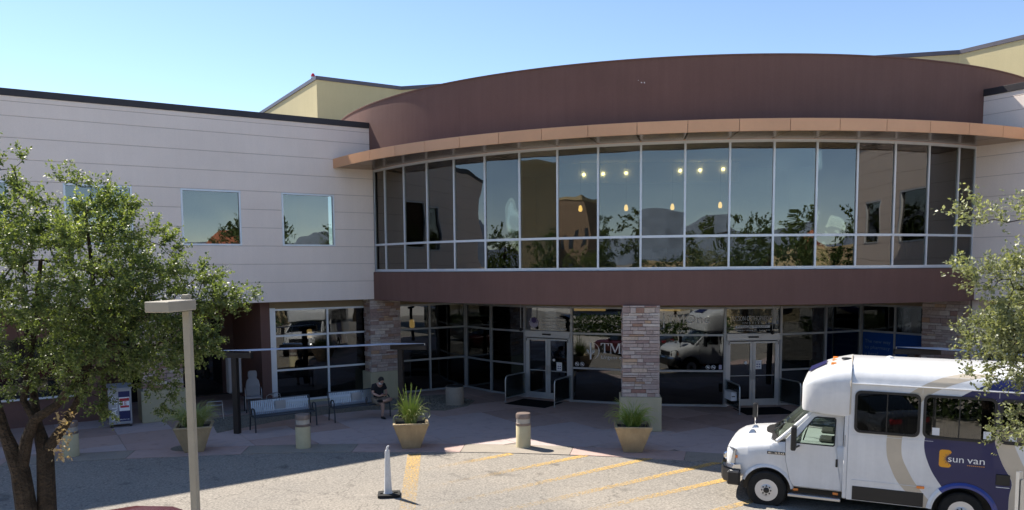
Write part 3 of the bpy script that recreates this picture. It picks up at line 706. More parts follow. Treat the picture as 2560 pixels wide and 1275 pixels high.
# automatic doors
def entrance(i):
    fr, L = facet(i); x0, x1 = 0.045, L - 0.045
    bpart(MB().box(x0, x1, -0.034, 0.058, 3.30, 3.372), 'head_rail', 'alu_grey', fr)
    bpart(MB().box(x0, x1, 0.008, 0.016, 2.47, 3.31), 'transom_pane', 'glass_low', fr)
    hd = bpart(MB().box(x0, x1, -0.09, 0.08, 2.24, 2.48), 'door_header', 'door_alu', fr, bevel=0.008)
    bpart(MB().box(L / 2 - 0.19, L / 2 + 0.17, -0.13, -0.091, 2.33, 2.385), 'motion_sensor', 'black', fr, parent=hd, bevel=0.012)
    bpart(MB().tube([(x0 + 0.07, -0.10, 2.10), (x0 + 0.07, -0.10, 2.19), (x0 + 0.12, -0.10, 2.22), (x1 - 0.12, -0.10, 2.22), (x1 - 0.07, -0.10, 2.19), (x1 - 0.07, -0.10, 2.10)], 0.012, 6), 'sensor_rail', 'black', fr, parent=hd)
    for s_ in (0, 1):
        a, b = (x0 + 0.05, L / 2 - 0.006) if s_ == 0 else (L / 2 + 0.006, x1 - 0.05)
        o = [(a, 0.02), (b, 0.02), (b, 2.235), (a, 2.235)]; h = [(a + 0.10, 0.24), (a + 0.10, 2.14), (b - 0.09, 2.14), (b - 0.09, 0.24)]
        dr = bpart(MB().plate(o, [h], lambda u, v, w_: (u, -0.03 + w_, v), 0.05), 'door', 'door_alu', fr)
        bpart(MB().box(a + 0.09, b - 0.08, -0.005, 0.003, 0.23, 2.15), 'pane', 'glass_low', fr, parent=dr)
        bpart(MB().box(a + 0.10, b - 0.09, -0.012, 0.0, 1.03, 1.05), 'push_bar', 'door_alu', fr, parent=dr)
        hx = (b - 0.045) if s_ == 0 else (a + 0.06)
        bpart(MB().tube([(hx, -0.03, 0.92), (hx, -0.085, 0.94), (hx, -0.085, 1.20), (hx, -0.03, 1.22)], 0.015, 8), 'handle', 'steel', fr, parent=dr, smooth=True)
    for xx in (x0, x1 - 0.05): bpart(MB().box(xx, xx + 0.05, -0.034, 0.058, 0, 2.24), 'door_jamb', 'door_alu', fr)
    return fr, L
D1, D1L = entrance(2); D2, D2L = entrance(5)

# recessed glazing lines parallel to the wings
pl0 = Vector((-8.318, 27.287, 0)); GL = frame(pl0, LA); cl = PC(TH[0], RL); LL = (Vector((cl.x, cl.y)) - pl0.xy).length
bpart(MB().box(-0.10, 0.10, -0.07, 0.12, 0.0, 3.42), 'window_jamb', 'alu', GL)
for a, b, mm in ((0.08, 1.965, 'alu'), (1.965, 3.60, 'alu'), (3.60, 6.04, 'alu_grey'), (6.04, LL - 0.05, 'alu_grey')):
    glazing(GL, b, a, rails=(1.235, 2.44), z0=0.10 if mm == 'alu' else 0.0, z1=3.38, mats=(mm, 'glass_low'))
    bpart(MB().box(b - 0.035, b + 0.035, -0.05, 0.07, 0.0, 3.385), 'post', mm, GL)
bpart(MB().box(0, 3.6, -0.06, 0.14, 0, 0.10), 'window_sill', 'base_stucco', GL)
bpart(MB().box(-0.3, LL, -0.02, 0.2, 3.39, 3.66), 'head_fascia', 'tan_soffit', GL)
bpart(MB().box(-0.42, -0.10, -0.10, 0.2, 0, 3.64), 'brown_pier', 'brown', GL)
bpart(MB().box(-0.42, -0.25, 0.2, 4.2, 0, 3.64), 'recess_side_wall', 'brown', GL)
bpart(MB().box(-11.5, -0.42, 4.0, 4.2, 0, 3.64), 'recess_back_wall', 'brown', GL)
bpart(MB().box(-4.4, -0.9, 3.96, 3.995, 0.02, 2.9), 'recess_dark_glass', 'dark_glass', GL)
bpart(MB().box(-4.4, -0.9, 3.93, 3.958, 2.15, 2.21), 'recess_transom', 'alu_grey', GL)
bpart(MB().box(-10.9, -5.3, 0.6, 0.9, 0, 3.64), 'recess_front_wall', 'brown', GL)
bpart(MB().box(-9.9, -6.1, 0.57, 0.595, 0.9, 2.7), 'recess_window', 'dark_glass', GL)
bpart(MB().box(-10.0, -6.0, 0.52, 0.60, 0.84, 0.9), 'window_sill', 'alu', GL)
bpart(MB().box(-12.5, 6, -0.65, 5.0, 3.655, 3.70), 'wing_soffit', 'tan_soffit', GL)
pr0 = PC(TH[8], RL); GR = frame(pr0, RA)
for a, b in ((0.06, 1.30), (1.30, 3.0)):
    glazing(GR, b, a, rails=(1.21, 2.43), z1=3.36); bpart(MB().box(b - 0.03, b + 0.03, -0.05, 0.07, 0.0, 3.365), 'post', 'alu_grey', GR)
bpart(MB().box(0, 3.2, -0.01, 0.2, 3.37, 3.66), 'head_fascia', 'tan_soffit', GR)
bpart(MB().box(3.2, 14, 0.35, 0.36, 0.3, 3.3), 'pane', 'glass_low', GR)
bpart(MB().box(3.2, 14, 0.30, 0.40, 3.3, 3.42), 'head_rail', 'alu_grey', GR)
bpart(MB().box(4.42, 4.55, 0.25, 0.40, 0.0, 3.3), 'post', 'alu_grey', GR)
bpart(MB().box(3.2, 14, 0.36, 0.6, 3.42, 3.66), 'head_fascia', 'tan_soffit', GR)
bpart(MB().box(0, 15, -0.2, 5.0, 3.655, 3.70), 'wing_soffit', 'tan_soffit', GR)
# ground floor interior
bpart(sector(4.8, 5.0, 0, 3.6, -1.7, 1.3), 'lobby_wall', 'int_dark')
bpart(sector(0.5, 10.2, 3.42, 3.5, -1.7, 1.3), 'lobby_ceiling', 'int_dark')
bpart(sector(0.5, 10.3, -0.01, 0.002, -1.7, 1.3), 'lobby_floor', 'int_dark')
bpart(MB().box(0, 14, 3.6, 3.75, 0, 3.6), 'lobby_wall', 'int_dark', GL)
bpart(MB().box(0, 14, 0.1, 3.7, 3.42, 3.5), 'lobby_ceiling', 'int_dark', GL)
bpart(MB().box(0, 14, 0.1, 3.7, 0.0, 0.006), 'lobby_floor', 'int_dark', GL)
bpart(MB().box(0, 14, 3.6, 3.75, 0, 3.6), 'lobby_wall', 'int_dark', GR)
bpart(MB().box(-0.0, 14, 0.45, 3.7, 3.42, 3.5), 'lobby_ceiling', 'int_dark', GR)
for x, y, a in ((-2.5, 33.0, 0.5), (-1.0, 33.2, 0.5), (0.35, 31.5, 0.5)):
    bpart(MB().box(-0.2, 0.2, -0.04, 0.04, 3.32, 3.36), 'ceiling_tube_lamp', 'tube', frame((x, y), a))
for x, y in ((2.9, 29.5), (5.6, 29.0)):
    bpart(MB().box(-0.6, 0.6, -0.15, 0.15, 3.12, 3.22), 'lobby_light_box', 'pend', frame((x, y), -0.2))
for x, y, z in ((-7.6, 29.5, 2.35), (-3.9, 30.7, 2.6)):
    bpart(MB().lathe([(0.07, -0.16), (0.1, -0.1), (0.1, 0.1), (0.07, 0.16)], (x, y, z), 12), 'wall_sconce', 'pend', smooth=True)
# waiting-room seats behind the left window
for k in range(4):
    bpart(MB().box(0.5 + k * 0.75, 1.1 + k * 0.75, 0.9, 1.45, 0.05, 0.45).box(0.5 + k * 0.75, 1.1 + k * 0.75, 1.40, 1.5, 0.45, 0.95), 'waiting_seat', 'navy', GL, bevel=0.03)

# ledge-stone columns: core, cap stones one by one, stucco base
rs = random.Random(11)
def stone_variant(k):
    r = random.Random(100 + k); mb = MB(); j = lambda: r.uniform(-0.06, 0.06)
    mb.hexa([(-.5, -.5 + j() * .4, -.5 + j()), (.5, -.5 + j() * .4, -.5 + j()), (.5, .5, -.5), (-.5, .5, -.5)], [(-.5, -.5 + j() * .4, .5 + j()), (.5, -.5 + j() * .4, .5 + j()), (.5, .5, .5), (-.5, .5, .5)])
    me = bpy.data.meshes.new('stone'); me.from_pydata(mb.v, [], mb.f); bm = bmesh.new(); bm.from_mesh(me)
    bmesh.ops.recalc_face_normals(bm, faces=bm.faces)
    es = [e for e in bm.edges if all(v.co.y < -0.3 for v in e.verts)]
    bmesh.ops.bevel(bm, geom=es, offset=0.05, segments=1, affect='EDGES'); bm.to_mesh(me); bm.free(); me.materials.append(M['stone']); return me
STONES = [stone_variant(k) for k in range(7)]
def stone_face(parent, mat, wd, z0, z1, depth=0.05):
    """one face: local x across (centred), y=0 is the core face, stones stick out towards -y"""
    z = z0
    while z < z1 - 0.03:
        hrow = rs.choice((0.06, 0.075, 0.09, 0.11, 0.13, 0.16)); hrow = min(hrow, z1 - z)
        if z1 - z - hrow < 0.04: hrow = z1 - z
        x = -wd / 2
        while x < wd / 2 - 0.02:
            L = rs.uniform(0.16, 0.46)
            if wd / 2 - x - L < 0.10: L = wd / 2 - x
            split = hrow > 0.11 and rs.random() < 0.35
            for zz, hh in (((z, hrow * 0.5), (z + hrow * 0.5, hrow * 0.5)) if split else ((z, hrow),)):
                dp = depth + rs.uniform(-0.012, 0.022)
                o = bpy.data.objects.new('stone', rs.choice(STONES)); COL.objects.link(o); o.parent = parent
                mm = mat @ Matrix.Translation((x + L / 2, -dp / 2 + 0.005, zz + hh / 2)) @ Matrix.Diagonal((L - 0.012, dp, hh - 0.010, 1))
                o.matrix_local = TB @ mm
            x += L
        z += hrow
def column(fr, wd, dp, z1, sides, base_h=1.0, bw=0.06):
    """fr: x along face, y into the building, origin at centre of front face on the ground"""
    c = bpart(MB().box(-wd / 2 + 0.05, wd / 2 - 0.05, 0.05, dp - 0.05, base_h, z1), 'stone_column', 'mortar', fr)
    bpart(MB().box(-wd / 2 - bw, wd / 2 + bw, -bw, dp + bw, 0, base_h), 'column_base', 'base_stucco', fr, parent=c, bevel=0.015)
    stone_face(c, fr @ Matrix.Translation((0, 0.05, 0)), wd, base_h + 0.003, z1)
    if 'r' in sides: stone_face(c, fr @ Matrix.Translation((wd / 2 - 0.05, dp / 2, 0)) @ Matrix.Rotation(PI / 2, 4, 'Z'), dp - 0.1, base_h + 0.003, z1)
    if 'l' in sides: stone_face(c, fr @ Matrix.Translation((-wd / 2 + 0.05, dp / 2, 0)) @ Matrix.Rotation(-PI / 2, 4, 'Z'), dp - 0.1, base_h + 0.003, z1)
    return c
column(frame((3.70, 22.50), -0.10), 1.06, 0.85, 3.64, 'lr')
column(LF @ Matrix.Translation((0.50, 0.06, 0)), 1.18, 0.7, 3.64, 'lr')
column(LF @ Matrix.Translation((-7.1, 0.03, 0)), 1.2, 0.8, 3.65, 'r')
column(RF @ Matrix.Translation((-0.75, 0.05, 0)), 1.5, 0.7, 3.64, 'l')

# lettering on the glass
def gfn(fr, off=-0.006): 
    mt = TB @ fr
    return lambda u, v, w_: mt @ Vector((u, off + w_, v))
def decal(polys, fn, name, mat, d=-0.002):
    mb = MB()
    for p in polys: mb.plate(p, [], fn, d)
    return mb.build(name, mat, bld)
def T_(x, z, h):
    w_ = h * 0.82; t = h * 0.13; a = h * 0.055; c = x + w_ / 2
    return [(x, z + h), (x, z + h * .74), (x + a, z + h * .74), (x + a * 2, z + h - a * 1.4), (c - t / 2, z + h - a), (c - t / 2, z + a), (c - t * 1.3, z + a), (c - t * 1.3, z), (c + t * 1.3, z), (c + t * 1.3, z + a), (c + t / 2, z + a),
            (c + t / 2, z + h - a), (x + w_ - a * 2, z + h - a * 1.4), (x + w_ - a, z + h * .74), (x + w_, z + h * .74), (x + w_, z + h)]
def M_(x, z, h):
    w_ = h * 1.12; t = h * 0.14; a = h * 0.05; s_ = h * 0.055; c = x + w_ / 2
    return [(x, z), (x, z + a), (x + t * .6, z + a), (x + t * .6, z + h - a), (x, z + h - a), (x, z + h), (x + t * 1.7, z + h), (c, z + h * .25), (x + w_ - t * 1.9, z + h), (x + w_, z + h), (x + w_, z + h - a), (x + w_ - t * .45, z + h - a),
            (x + w_ - t * .45, z + a), (x + w_, z + a), (x + w_, z), (x + w_ - t * 1.9, z), (x + w_ - t * 1.9, z + a), (x + w_ - t * 1.45, z + a), (x + w_ - t * 1.45, z + h * .78), (c - s_ * .3, z), (x + t * .6 + s_, z + h * .80), (x + t * .6 + s_, z + a), (x + t * 1.2 + s_, z + a), (x + t * 1.2 + s_, z)]
def ring_poly(cx, cz, r, t, a0, a1, n=18):
    o = [(cx + r * cos(a0 + (a1 - a0) * i / n), cz + r * sin(a0 + (a1 - a0) * i / n)) for i in range(n + 1)]
    return o + [(cx + (r - t * (0.25 + 0.75 * sin(PI * i / n))) * cos(a0 + (a1 - a0) * i / n), cz + (r - t * (0.25 + 0.75 * sin(PI * i / n))) * sin(a0 + (a1 - a0) * i / n)) for i in range(n, -1, -1)]
def cactus(x, z, h):
    w_ = h * 0.05; P = [[(x - w_, z), (x + w_, z), (x + w_ * 0.9, z + h), (x - w_ * .9, z + h)]]
    for s_ in (-1, 1):
        for q, k in ((0.13, 0.55), (0.21, 0.60)):
            xa = x + s_ * h * q; t = h * 0.022
            P.append([(xa - t, z + h * k), (xa + t, z + h * k), (xa + t, z + h * (k - .17)), (x + s_ * w_ * 1.6, z + h * (k - .28)), (x + s_ * w_ * 1.6, z + h * (k - .23)), (xa - t, z + h * (k - .12))][::s_])
    return P
f3, L3 = facet(3); F3 = gfn(f3); f4, L4 = facet(4); F4 = gfn(f4); F2 = gfn(D1); F5 = gfn(D2)
decal([T_(1.04, 1.765, 0.35), M_(1.36, 1.765, 0.35)] + cactus(0.68, 1.53, 0.59) + [ring_poly(0.70, 1.83, 0.30, 0.03, -1.1, 1.25)], F3, 'lettering', 'white')
mb = MB(); put_text(mb, 'Urgent care', 1.06, 1.53, 0.98, 0.15, F3); mb.build('lettering', 'vinyl_grey', bld, fix=False)
def nosign(cx, cz, fn, kind):
    o = [(cx + .075 * cos(t * PI / 10), cz + .075 * sin(t * PI / 10)) for t in range(20)]; i = [(cx + .062 * cos(-t * PI / 10), cz + .062 * sin(-t * PI / 10)) for t in range(20)]
    mb = MB().plate(o, [i], fn, -0.002)
    mb.plate([(cx - .05, cz + .035), (cx - .035, cz + .05), (cx + .05, cz - .035), (cx + .035, cz - .05)], [], fn, -0.0025)
    if kind: mb.plate([(cx - .05, cz - .012), (cx + .05, cz - .012), (cx + .05, cz + .012), (cx - .05, cz + .012)], [], fn, -0.003)
    else: mb.plate([(cx - .035, cz - .02), (cx + .02, cz - .035), (cx + .045, cz + .01), (cx, cz + .03), (cx - .03, cz + .01)], [], fn, -0.003)
    mb.build('window_symbol', 'vinyl_grey', bld)
nosign(0.19, 1.35, F3, 1); nosign(0.375, 1.35, F3, 0); nosign(2.07, 1.34, F4, 0); nosign(2.25, 1.34, F4, 1)
decal([[(2.43, 1.27), (2.53, 1.27), (2.53, 1.42), (2.43, 1.42)]], F4, 'window_notice', 'lilac')
decal([T_(0.72, 2.84, 0.28), M_(0.97, 2.84, 0.28)] + cactus(0.585, 2.68, 0.49), F4, 'lettering', 'white')
mb = MB(); put_text(mb, 'One', 1.31, 2.835, 0.80, 0.285, F4); put_text(mb, 'Suite 100', 1.07, 2.53, 0.46, 0.075, F4); mb.build('lettering', 'vinyl_grey', bld, fix=False)
F2o = gfn(D1, -0.004)
mb = MB()
for k, (s_, wd) in enumerate((('Commonds OBGYN', 0.86), ('Maternal-Fetal Medicine', 1.03), ('Ultrasound Center', 0.76), ('Genesis OBGYN Admin', 1.04))):
    put_text(mb, s_, 0.70, 2.915 - k * 0.127, wd, 0.075, F2o)
mb.build('lettering', 'vinyl_grey', bld, fix=False)
def petal(cx, cz, a, L, w_): 
    d = (cos(a), sin(a)); q = (-sin(a), cos(a))
    return [(cx + d[0] * u * L + q[0] * v * w_, cz + d[1] * u * L + q[1] * v * w_) for u, v in ((0, 0), (.35, -.5), (.7, -.38), (1, 0), (.7, .38), (.35, .5))]
decal([petal(0.38, 2.74, PI / 2 + a, 0.23, 0.13) for a in (-1.25, -.75, .75, 1.25)], gfn(D1, -0.003), 'lotus_emblem', 'lilac')
decal([petal(0.38, 2.74, PI / 2 + a, 0.23, 0.13) for a in (-.38, 0, .38)], gfn(D1, -0.006), 'lotus_emblem', 'purple')
decal([[(0.38 + .19 * cos(PI + t * PI / 8), 2.735 + .16 * sin(PI + t * PI / 8)) for t in range(9)]], gfn(D1, -0.0045), 'lotus_emblem', 'lilac')
def door_notice(F, sx, sz, px, pz):
    decal([[(sx + .05 * cos(t * PI / 8), sz + .05 * sin(t * PI / 8)) for t in range(16)]], F, 'door_sticker', 'white')
    decal([[(px - .11, pz - .15), (px + .11, pz - .15), (px + .11, pz + .15), (px - .11, pz + .15)]], F, 'door_notice', 'white')
    for a, b, c, d in [(px + a - .025, pz + b - .02, .05, .04) for a in (-.04, .04) for b in (-.07, .01)] + [(px - .07, pz + .09, .14, .01)]:
        decal([[(a, b), (a + c, b), (a + c, b + d), (a, b + d)]], lambda u, v, w_: F(u, v, w_ - 0.004), 'notice_print', 'purple')
door_notice(gfn(D1, -0.016), 1.22, 1.44, 1.44, 1.22); door_notice(gfn(D2, -0.016), 0.74, 1.48, 1.18, 1.41)
F5o = gfn(D2, -0.004); mb = MB()
put_text(mb, 'TUCSON ORTHOPAEDIC', 0.20, 2.90, 1.44, 0.16, F5o); put_text(mb, 'INSTITUTE', 0.62, 2.785, 0.95, 0.08, F5o, 1.5)
put_text(mb, '2424 N Wyatt Dr, Suite 130', 0.37, 2.54, 1.21, 0.06, F5o)
mb.build('lettering', 'vinyl_grey', bld, fix=False)
decal([[(0.37, 2.655), (1.57, 2.655), (1.57, 2.745), (0.37, 2.745)]], F5o, 'lettering_panel', 'vinyl_grey')
mb = MB(); put_text(mb, 'PHYSICAL THERAPY', 0.42, 2.668, 1.08, 0.062, gfn(D2, -0.008)); mb.build('lettering', 'black', bld, fix=False)
decal([[(1.665, 2.79), (1.69, 2.79), (1.69, 3.30), (1.665, 3.30)], [(1.71, 2.79), (1.735, 2.79), (1.735, 3.33), (1.71, 3.33)], [(1.755, 2.79), (1.78, 2.79), (1.78, 3.28), (1.755, 3.28)],
       [(1.62, 3.12), (1.637, 3.12), (1.637, 3.26), (1.62, 3.26)], [(1.62, 3.10), (1.665, 3.06), (1.665, 3.08), (1.637, 3.11)], [(1.79, 3.05), (1.82, 3.09), (1.82, 3.24), (1.805, 3.24), (1.805, 3.10), (1.785, 3.07)]], F5o, 'saguaro_emblem', 'vinyl_grey')
FR_ = gfn(GR, -0.004)
decal([[(0.09, 0.4), (1.27, 0.4), (1.27, 2.40), (0.09, 2.40)], [(1.33, 0.4), (2.97, 0.4), (2.97, 2.40), (1.33, 2.40)]], FR_, 'window_poster', 'blue')
mb = MB()
for k, (s_, wd) in enumerate((('The new way', 0.98), ('to pharmacy', 0.96), ('is here!', 0.52), ('Spot', 0.34))):
    put_text(mb, s_, 0.17, 1.98 - k * 0.21, wd, 0.165, gfn(GR, -0.012))
mb.build('lettering', 'poster_txt', bld, fix=False)
decal([[(2.35 + .36 * cos(t * PI / 10), 1.55 + .5 * sin(t * PI / 10)) for t in range(11)]], gfn(GR, -0.009), 'poster_shape', 'poster_brown')
decal([[(2.38 + .25 * cos(t * PI / 10), 1.45 + .45 * sin(t * PI / 10)) for t in range(11)]], gfn(GR, -0.013), 'poster_shape', 'poster_skin')

# hanging cameras under the porch soffit
for p, z in ((D1 @ Vector((0.16, -0.55, 0)), 2.47), (D2 @ Vector((1.42, -0.55, 0)), 2.47)):
    c = bpart(MB().lathe([(0.01, 0.0), (0.06, 0.03), (0.07, 0.08), (0.03, 0.13)], (p.x, p.y, z), 12), 'hanging_camera', 'black', smooth=True)
    bpart(MB().tube([(p.x, p.y, z + 0.12), (p.x, p.y, 3.65)], 0.012, 6), 'camera_rod', 'alu_grey', parent=c)

# ------------------------------------------------------------------ tan upper storeys set back on the roof
ta = Vector((-8.05, 33.61)); tb = Vector((-4.80, 35.65)); tk = Vector((16.95, 30.49)); td = Vector((22.6, 21.2)); tl = Vector((-13.6, 42.4))
tier = thing('upper_block', 'tan stucco upper storeys rising behind the brown curved parapet', 'building', (4.0, 40.0, 9.4))
TT = Matrix.Translation((-4.0, -40.0, -9.4)); ZT = 12.62
pts = [tl, ta, tb, tk, td, Vector((30, 26)), Vector((26, 52)), Vector((-6, 54))]
MB().prism([(p.x, p.y, 9.35) for p in pts], (0, 0, ZT - 9.35)).xf(TT).build('wall', 'tan_stucco', tier)
ce = sum(pts, Vector((0, 0))) / len(pts)
def inset(ps, d):
    out = []
    for i, p in enumerate(ps):
        a, b = ps[i - 1], ps[(i + 1) % len(ps)]; e1 = (p - a).normalized(); e2 = (b - p).normalized()
        n1 = Vector((e1.y, -e1.x)); n2 = Vector((e2.y, -e2.x)); nn = (n1 + n2).normalized(); out.append(p + nn * (d / max(0.3, nn.dot(n1))))
    return out
op = inset(pts, 0.05)
MB().prism([(p.x, p.y, ZT + 0.001) for p in op], (0, 0, 0.15)).xf(TT).build('parapet_cap', 'blue_cap', tier)
rl = thing('obstruction_light', 'small red warning light on the corner of the tan upper block', 'light', (-8.3, 34.05, ZT + 0.151))
MB().lathe([(0.09, 0), (0.09, 0.06), (0.07, 0.065)], n=12).build('lamp_base', 'steel', rl)
MB().lathe([(0.075, 0.06), (0.085, 0.13), (0.05, 0.20), (0.01, 0.22)], n=14).build('lens', 'red', rl, smooth=True)

# ------------------------------------------------------------------ street furniture
def planter(loc, rz, label):
    t = thing('planter', label, 'planter', loc, rz, 'tapered concrete planters along the kerb')
    o, i, b = 0.47, 0.405, 0.235; H_ = 0.70
    mb = MB(); q = lambda h, z: [(-h, -h, z), (h, -h, z), (h, h, z), (-h, h, z)]
    mb.loft([q(b, 0), q(o - 0.015, H_ - 0.06), q(o, H_ - 0.05), q(o, H_), q(i, H_), q(i - 0.03, H_ - 0.12)], caps=True)
    mb.build('pot', 'planter', t, bevel=0.008)
    MB().loft([q(i - 0.015, H_ - 0.105), q(i - 0.02, H_ - 0.085)], caps=True).build('soil', 'soil', t)
    return t
def blades(name, mat, parent, n, hgt, spread, curl, seed, r0=0.008, base=0.14, lean=0.0, z0=0.60):
    r = random.Random(seed); mb = MB(); tone = []
    for k in range(n):
        a = r.uniform(0, 2 * PI); rad = base * math.sqrt(r.random()); x, y = rad * cos(a), rad * sin(a)
        out = r.uniform(0.15, 1.0) * spread; L = hgt * r.uniform(0.55, 1.05); cu = curl * r.uniform(0.2, 1.0); a2 = a + r.uniform(-0.6, 0.6)
        path = []; seg = 8; px, py, pz = x, y, z0; th = out * 0.35
        wob = r.uniform(-0.12, 0.12)
        for i in range(seg + 1):
            path.append((px, py, pz)); d = L / seg
            px += d * sin(th) * cos(a2 + wob * i); py += d * sin(th) * sin(a2 + wob * i); pz += d * cos(th)
            th += out * 0.12 + cu * (i / seg) ** 2 * 0.55
        rr = [r0 * (1 - 0.75 * i / seg) for i in range(seg + 1)]
        m0 = len(mb.v); mb.tube(path, rr, 3, cap=False); tone += [min(1, max(0, 0.25 + 0.5 * (j // 3) / seg + r.uniform(-0.15, 0.25))) for j in range(len(mb.v) - m0)]
    o = mb.build(name, mat, parent, smooth=True, fix=False)
    o.data.attributes.new('tone', 'FLOAT', 'POINT').data.foreach_set('value', tone)
    return o
p1 = planter((-8.42, 20.55, 0.0), 0.30, 'tan planter of pale grass on the left, partly behind the lamp post')
blades('grass_blades', 'grass_pale', p1, 420, 0.85, 1.3, 1.9, 1, 0.007, 0.22)
p2 = planter((-2.73, 20.78, 0.0), 0.16, 'tan planter of bright spiky green stems between the seated person and the white post')
blades('plant_stems', 'grass', p2, 210, 0.80, 0.50, 0.45, 2, 0.0075, 0.13)
blades('curling_stems', 'grass_pale', p2, 75, 0.80, 1.1, 4.5, 3, 0.012, 0.14)
sl_ = MB(); rr_ = random.Random(8)
for k in range(11):
    a = rr_.uniform(0, 6.28); L = rr_.uniform(0.85, 1.12); s_ = rr_.uniform(0.05, 0.38)
    sl_.tube([(0.05 * cos(a), 0.05 * sin(a), 0.60), (s_ * 0.5 * cos(a), s_ * 0.5 * sin(a), 0.60 + L * 0.55), (s_ * cos(a) + 0.03, s_ * sin(a), 0.60 + L)], [0.012, 0.010, 0.006], 4)
    for q in range(3):
        z = 0.60 + L * (0.78 + 0.08 * q); sl_.lathe([(0.004, -0.02), (0.016, 0), (0.004, 0.02)], (s_ * (0.75 + 0.1 * q) * cos(a) + 0.02, s_ * (0.75 + 0.1 * q) * sin(a), z), 5)
so_ = sl_.build('seed_stalk', 'grass', p2, fix=False); so_['kind'] = 'stuff'
so_.data.attributes.new('tone', 'FLOAT', 'POINT').data.foreach_set('value', [0.75] * len(so_.data.vertices))
p3 = planter((3.10, 20.12, 0.0), -0.10, 'tan planter of loose thin green stems in front of the central stone column')
blades('plant_stems', 'grass', p3, 240, 0.86, 1.5, 2.3, 4, 0.0085, 0.15)

def bollard(loc, label):
    t = thing('bollard_light', label, 'bollard', loc, 0, 'round bollard lights along the kerb')
    MB().lathe([(0.195, 0), (0.195, 0.575), (0.185, 0.59)], n=32).build('concrete_base', 'bollard', t, smooth=True)
    MB().lathe([(0.196, 0.585), (0.198, 0.59), (0.198, 0.645), (0.190, 0.65)], n=32).build('lower_ring', 'bollard_cap', t, smooth=True)
    l = MB().lathe([(0.185, 0.648), (0.185, 0.772)], n=32).build('lens', 'frost', t, smooth=True)
    mb = MB()
    for k in range(3): mb.lathe([(0.06, 0.66 + 0.035 * k), (0.13, 0.672 + 0.035 * k), (0.06, 0.676 + 0.035 * k)], n=20)
    for k, z in enumerate((0.66, 0.695, 0.73)):
        MB().lathe([(0.06, z), (0.135, z + 0.012), (0.06, z + 0.016)], n=20).build('louver', 'white', l)
    MB().lathe([(0.192, 0.77), (0.198, 0.775), (0.198, 0.88), (0.185, 0.905), (0.05, 0.915)], n=32).build('cap', 'bollard_cap', t, smooth=True)
    return t
b0 = bollard((-5.61, 20.78, 0), 'bollard light in shade before the nearer empty bench')
copy_tree(b0, (0.28, 20.66, 0), 0.5, 'bollard light with its base in the sun, between the two front planters')
copy_tree(b0, (-11.42, 20.05, 0), 1.0, 'bollard light behind the branches of the left tree')

def bench(loc, rz, label):
    t = thing('bench', label, 'bench', loc, rz, 'slatted metal benches facing the road')
    L = 1.86
    n = 30
    for k in range(n):
        x = 0.05 + (L - 0.10) * (k + 0.5) / n; w_ = 0.021
        bx = MB(); pts = [(0.46, 0.45), (0.52, 0.52), (0.60, 0.86)]
        for (y0, z0), (y1, z1) in zip(pts[:-1], pts[1:]):
            bx.hexa([(x - w_, y0, z0), (x + w_, y0, z0), (x + w_, y0 + 0.012, z0), (x - w_, y0 + 0.012, z0)], [(x - w_, y1, z1), (x + w_, y1, z1), (x + w_, y1 + 0.012, z1), (x - w_, y1 + 0.012, z1)])
        bx.build('back_slat', 'bench_slat', t)
        sx = MB().box(x - w_, x + w_, 0.06, 0.47, 0.438, 0.45); sx.build('seat_slat', 'bench', t)
    MB().tube([(0.03, 0.605, 0.87), (L - 0.03, 0.605, 0.87)], 0.018, 8).build('top_rail', 'bench', t, smooth=True)
    MB().tube([(0.03, 0.055, 0.44), (L - 0.03, 0.055, 0.44)], 0.02, 8).build('front_rail', 'bench', t, smooth=True)
    MB().tube([(0.03, 0.50, 0.44), (L - 0.03, 0.50, 0.44)], 0.018, 8).build('rear_rail', 'bench', t, smooth=True)
    MB().box(L / 2 - 0.16, L / 2 + 0.16, 0.515, 0.522, 0.55, 0.80).build('back_plate', 'bench_slat', t)
    for x in (0.0, L):
        e = MB().tube([(x, 0.0, 0.0), (x, 0.015, 0.25), (x, 0.05, 0.45), (x, 0.055, 0.60), (x, 0.10, 0.67), (x, 0.20, 0.69), (x, 0.30, 0.66), (x, 0.33, 0.58), (x, 0.31, 0.46)], 0.022, 8).build('armrest', 'bench', t, smooth=True)
        MB().tube([(x, 0.54, 0.0), (x, 0.50, 0.25), (x, 0.48, 0.45), (x, 0.53, 0.60), (x, 0.605, 0.87)], 0.022, 8).build('leg', 'bench', t, smooth=True)
        MB().tube([(x, 0.05, 0.44), (x, 0.50, 0.44)], 0.018, 8).build('side_rail', 'bench', t, smooth=True)
    return t
be = bench((-7.50, 22.70, 0.0), 0.62, 'empty grey metal bench nearer the dark shade post')
copy_tree(be, (-5.50, 24.12, 0.0), 0.585, 'grey metal bench with the person sitting at its right end')

# ------------------------------------------------------------------ seated person
def skinned(verts, edges, radii, root=0, sub=2):
    me = bpy.data.meshes.new('skin'); me.from_pydata(verts, edges, []); ob = bpy.data.objects.new('skin', me); COL.objects.link(ob)
    md = ob.modifiers.new('s', 'SKIN'); md.use_smooth_shade = True
    for i, d in enumerate(me.skin_vertices[0].data):
        r = radii[i]; d.radius = r if hasattr(r, '__len__') else (r, r); d.use_root = (i == root)
    ss = ob.modifiers.new('u', 'SUBSURF'); ss.levels = sub; ss.render_levels = sub
    dg = bpy.context.evaluated_depsgraph_get(); dg.update(); out = bpy.data.meshes.new_from_object(ob.evaluated_get(dg))
    bpy.data.objects.remove(ob); bpy.data.meshes.remove(me)
    for p in out.polygons: p.use_smooth = True
    return out
def mesh_obj(name, me, mat, parent):
    me.materials.clear(); me.materials.append(M[mat]); me.name = name; return link(name, me, parent)
def chain(pts, rad, base=0):
    return pts, [(base + i, base + i + 1) for i in range(len(pts) - 1)], rad
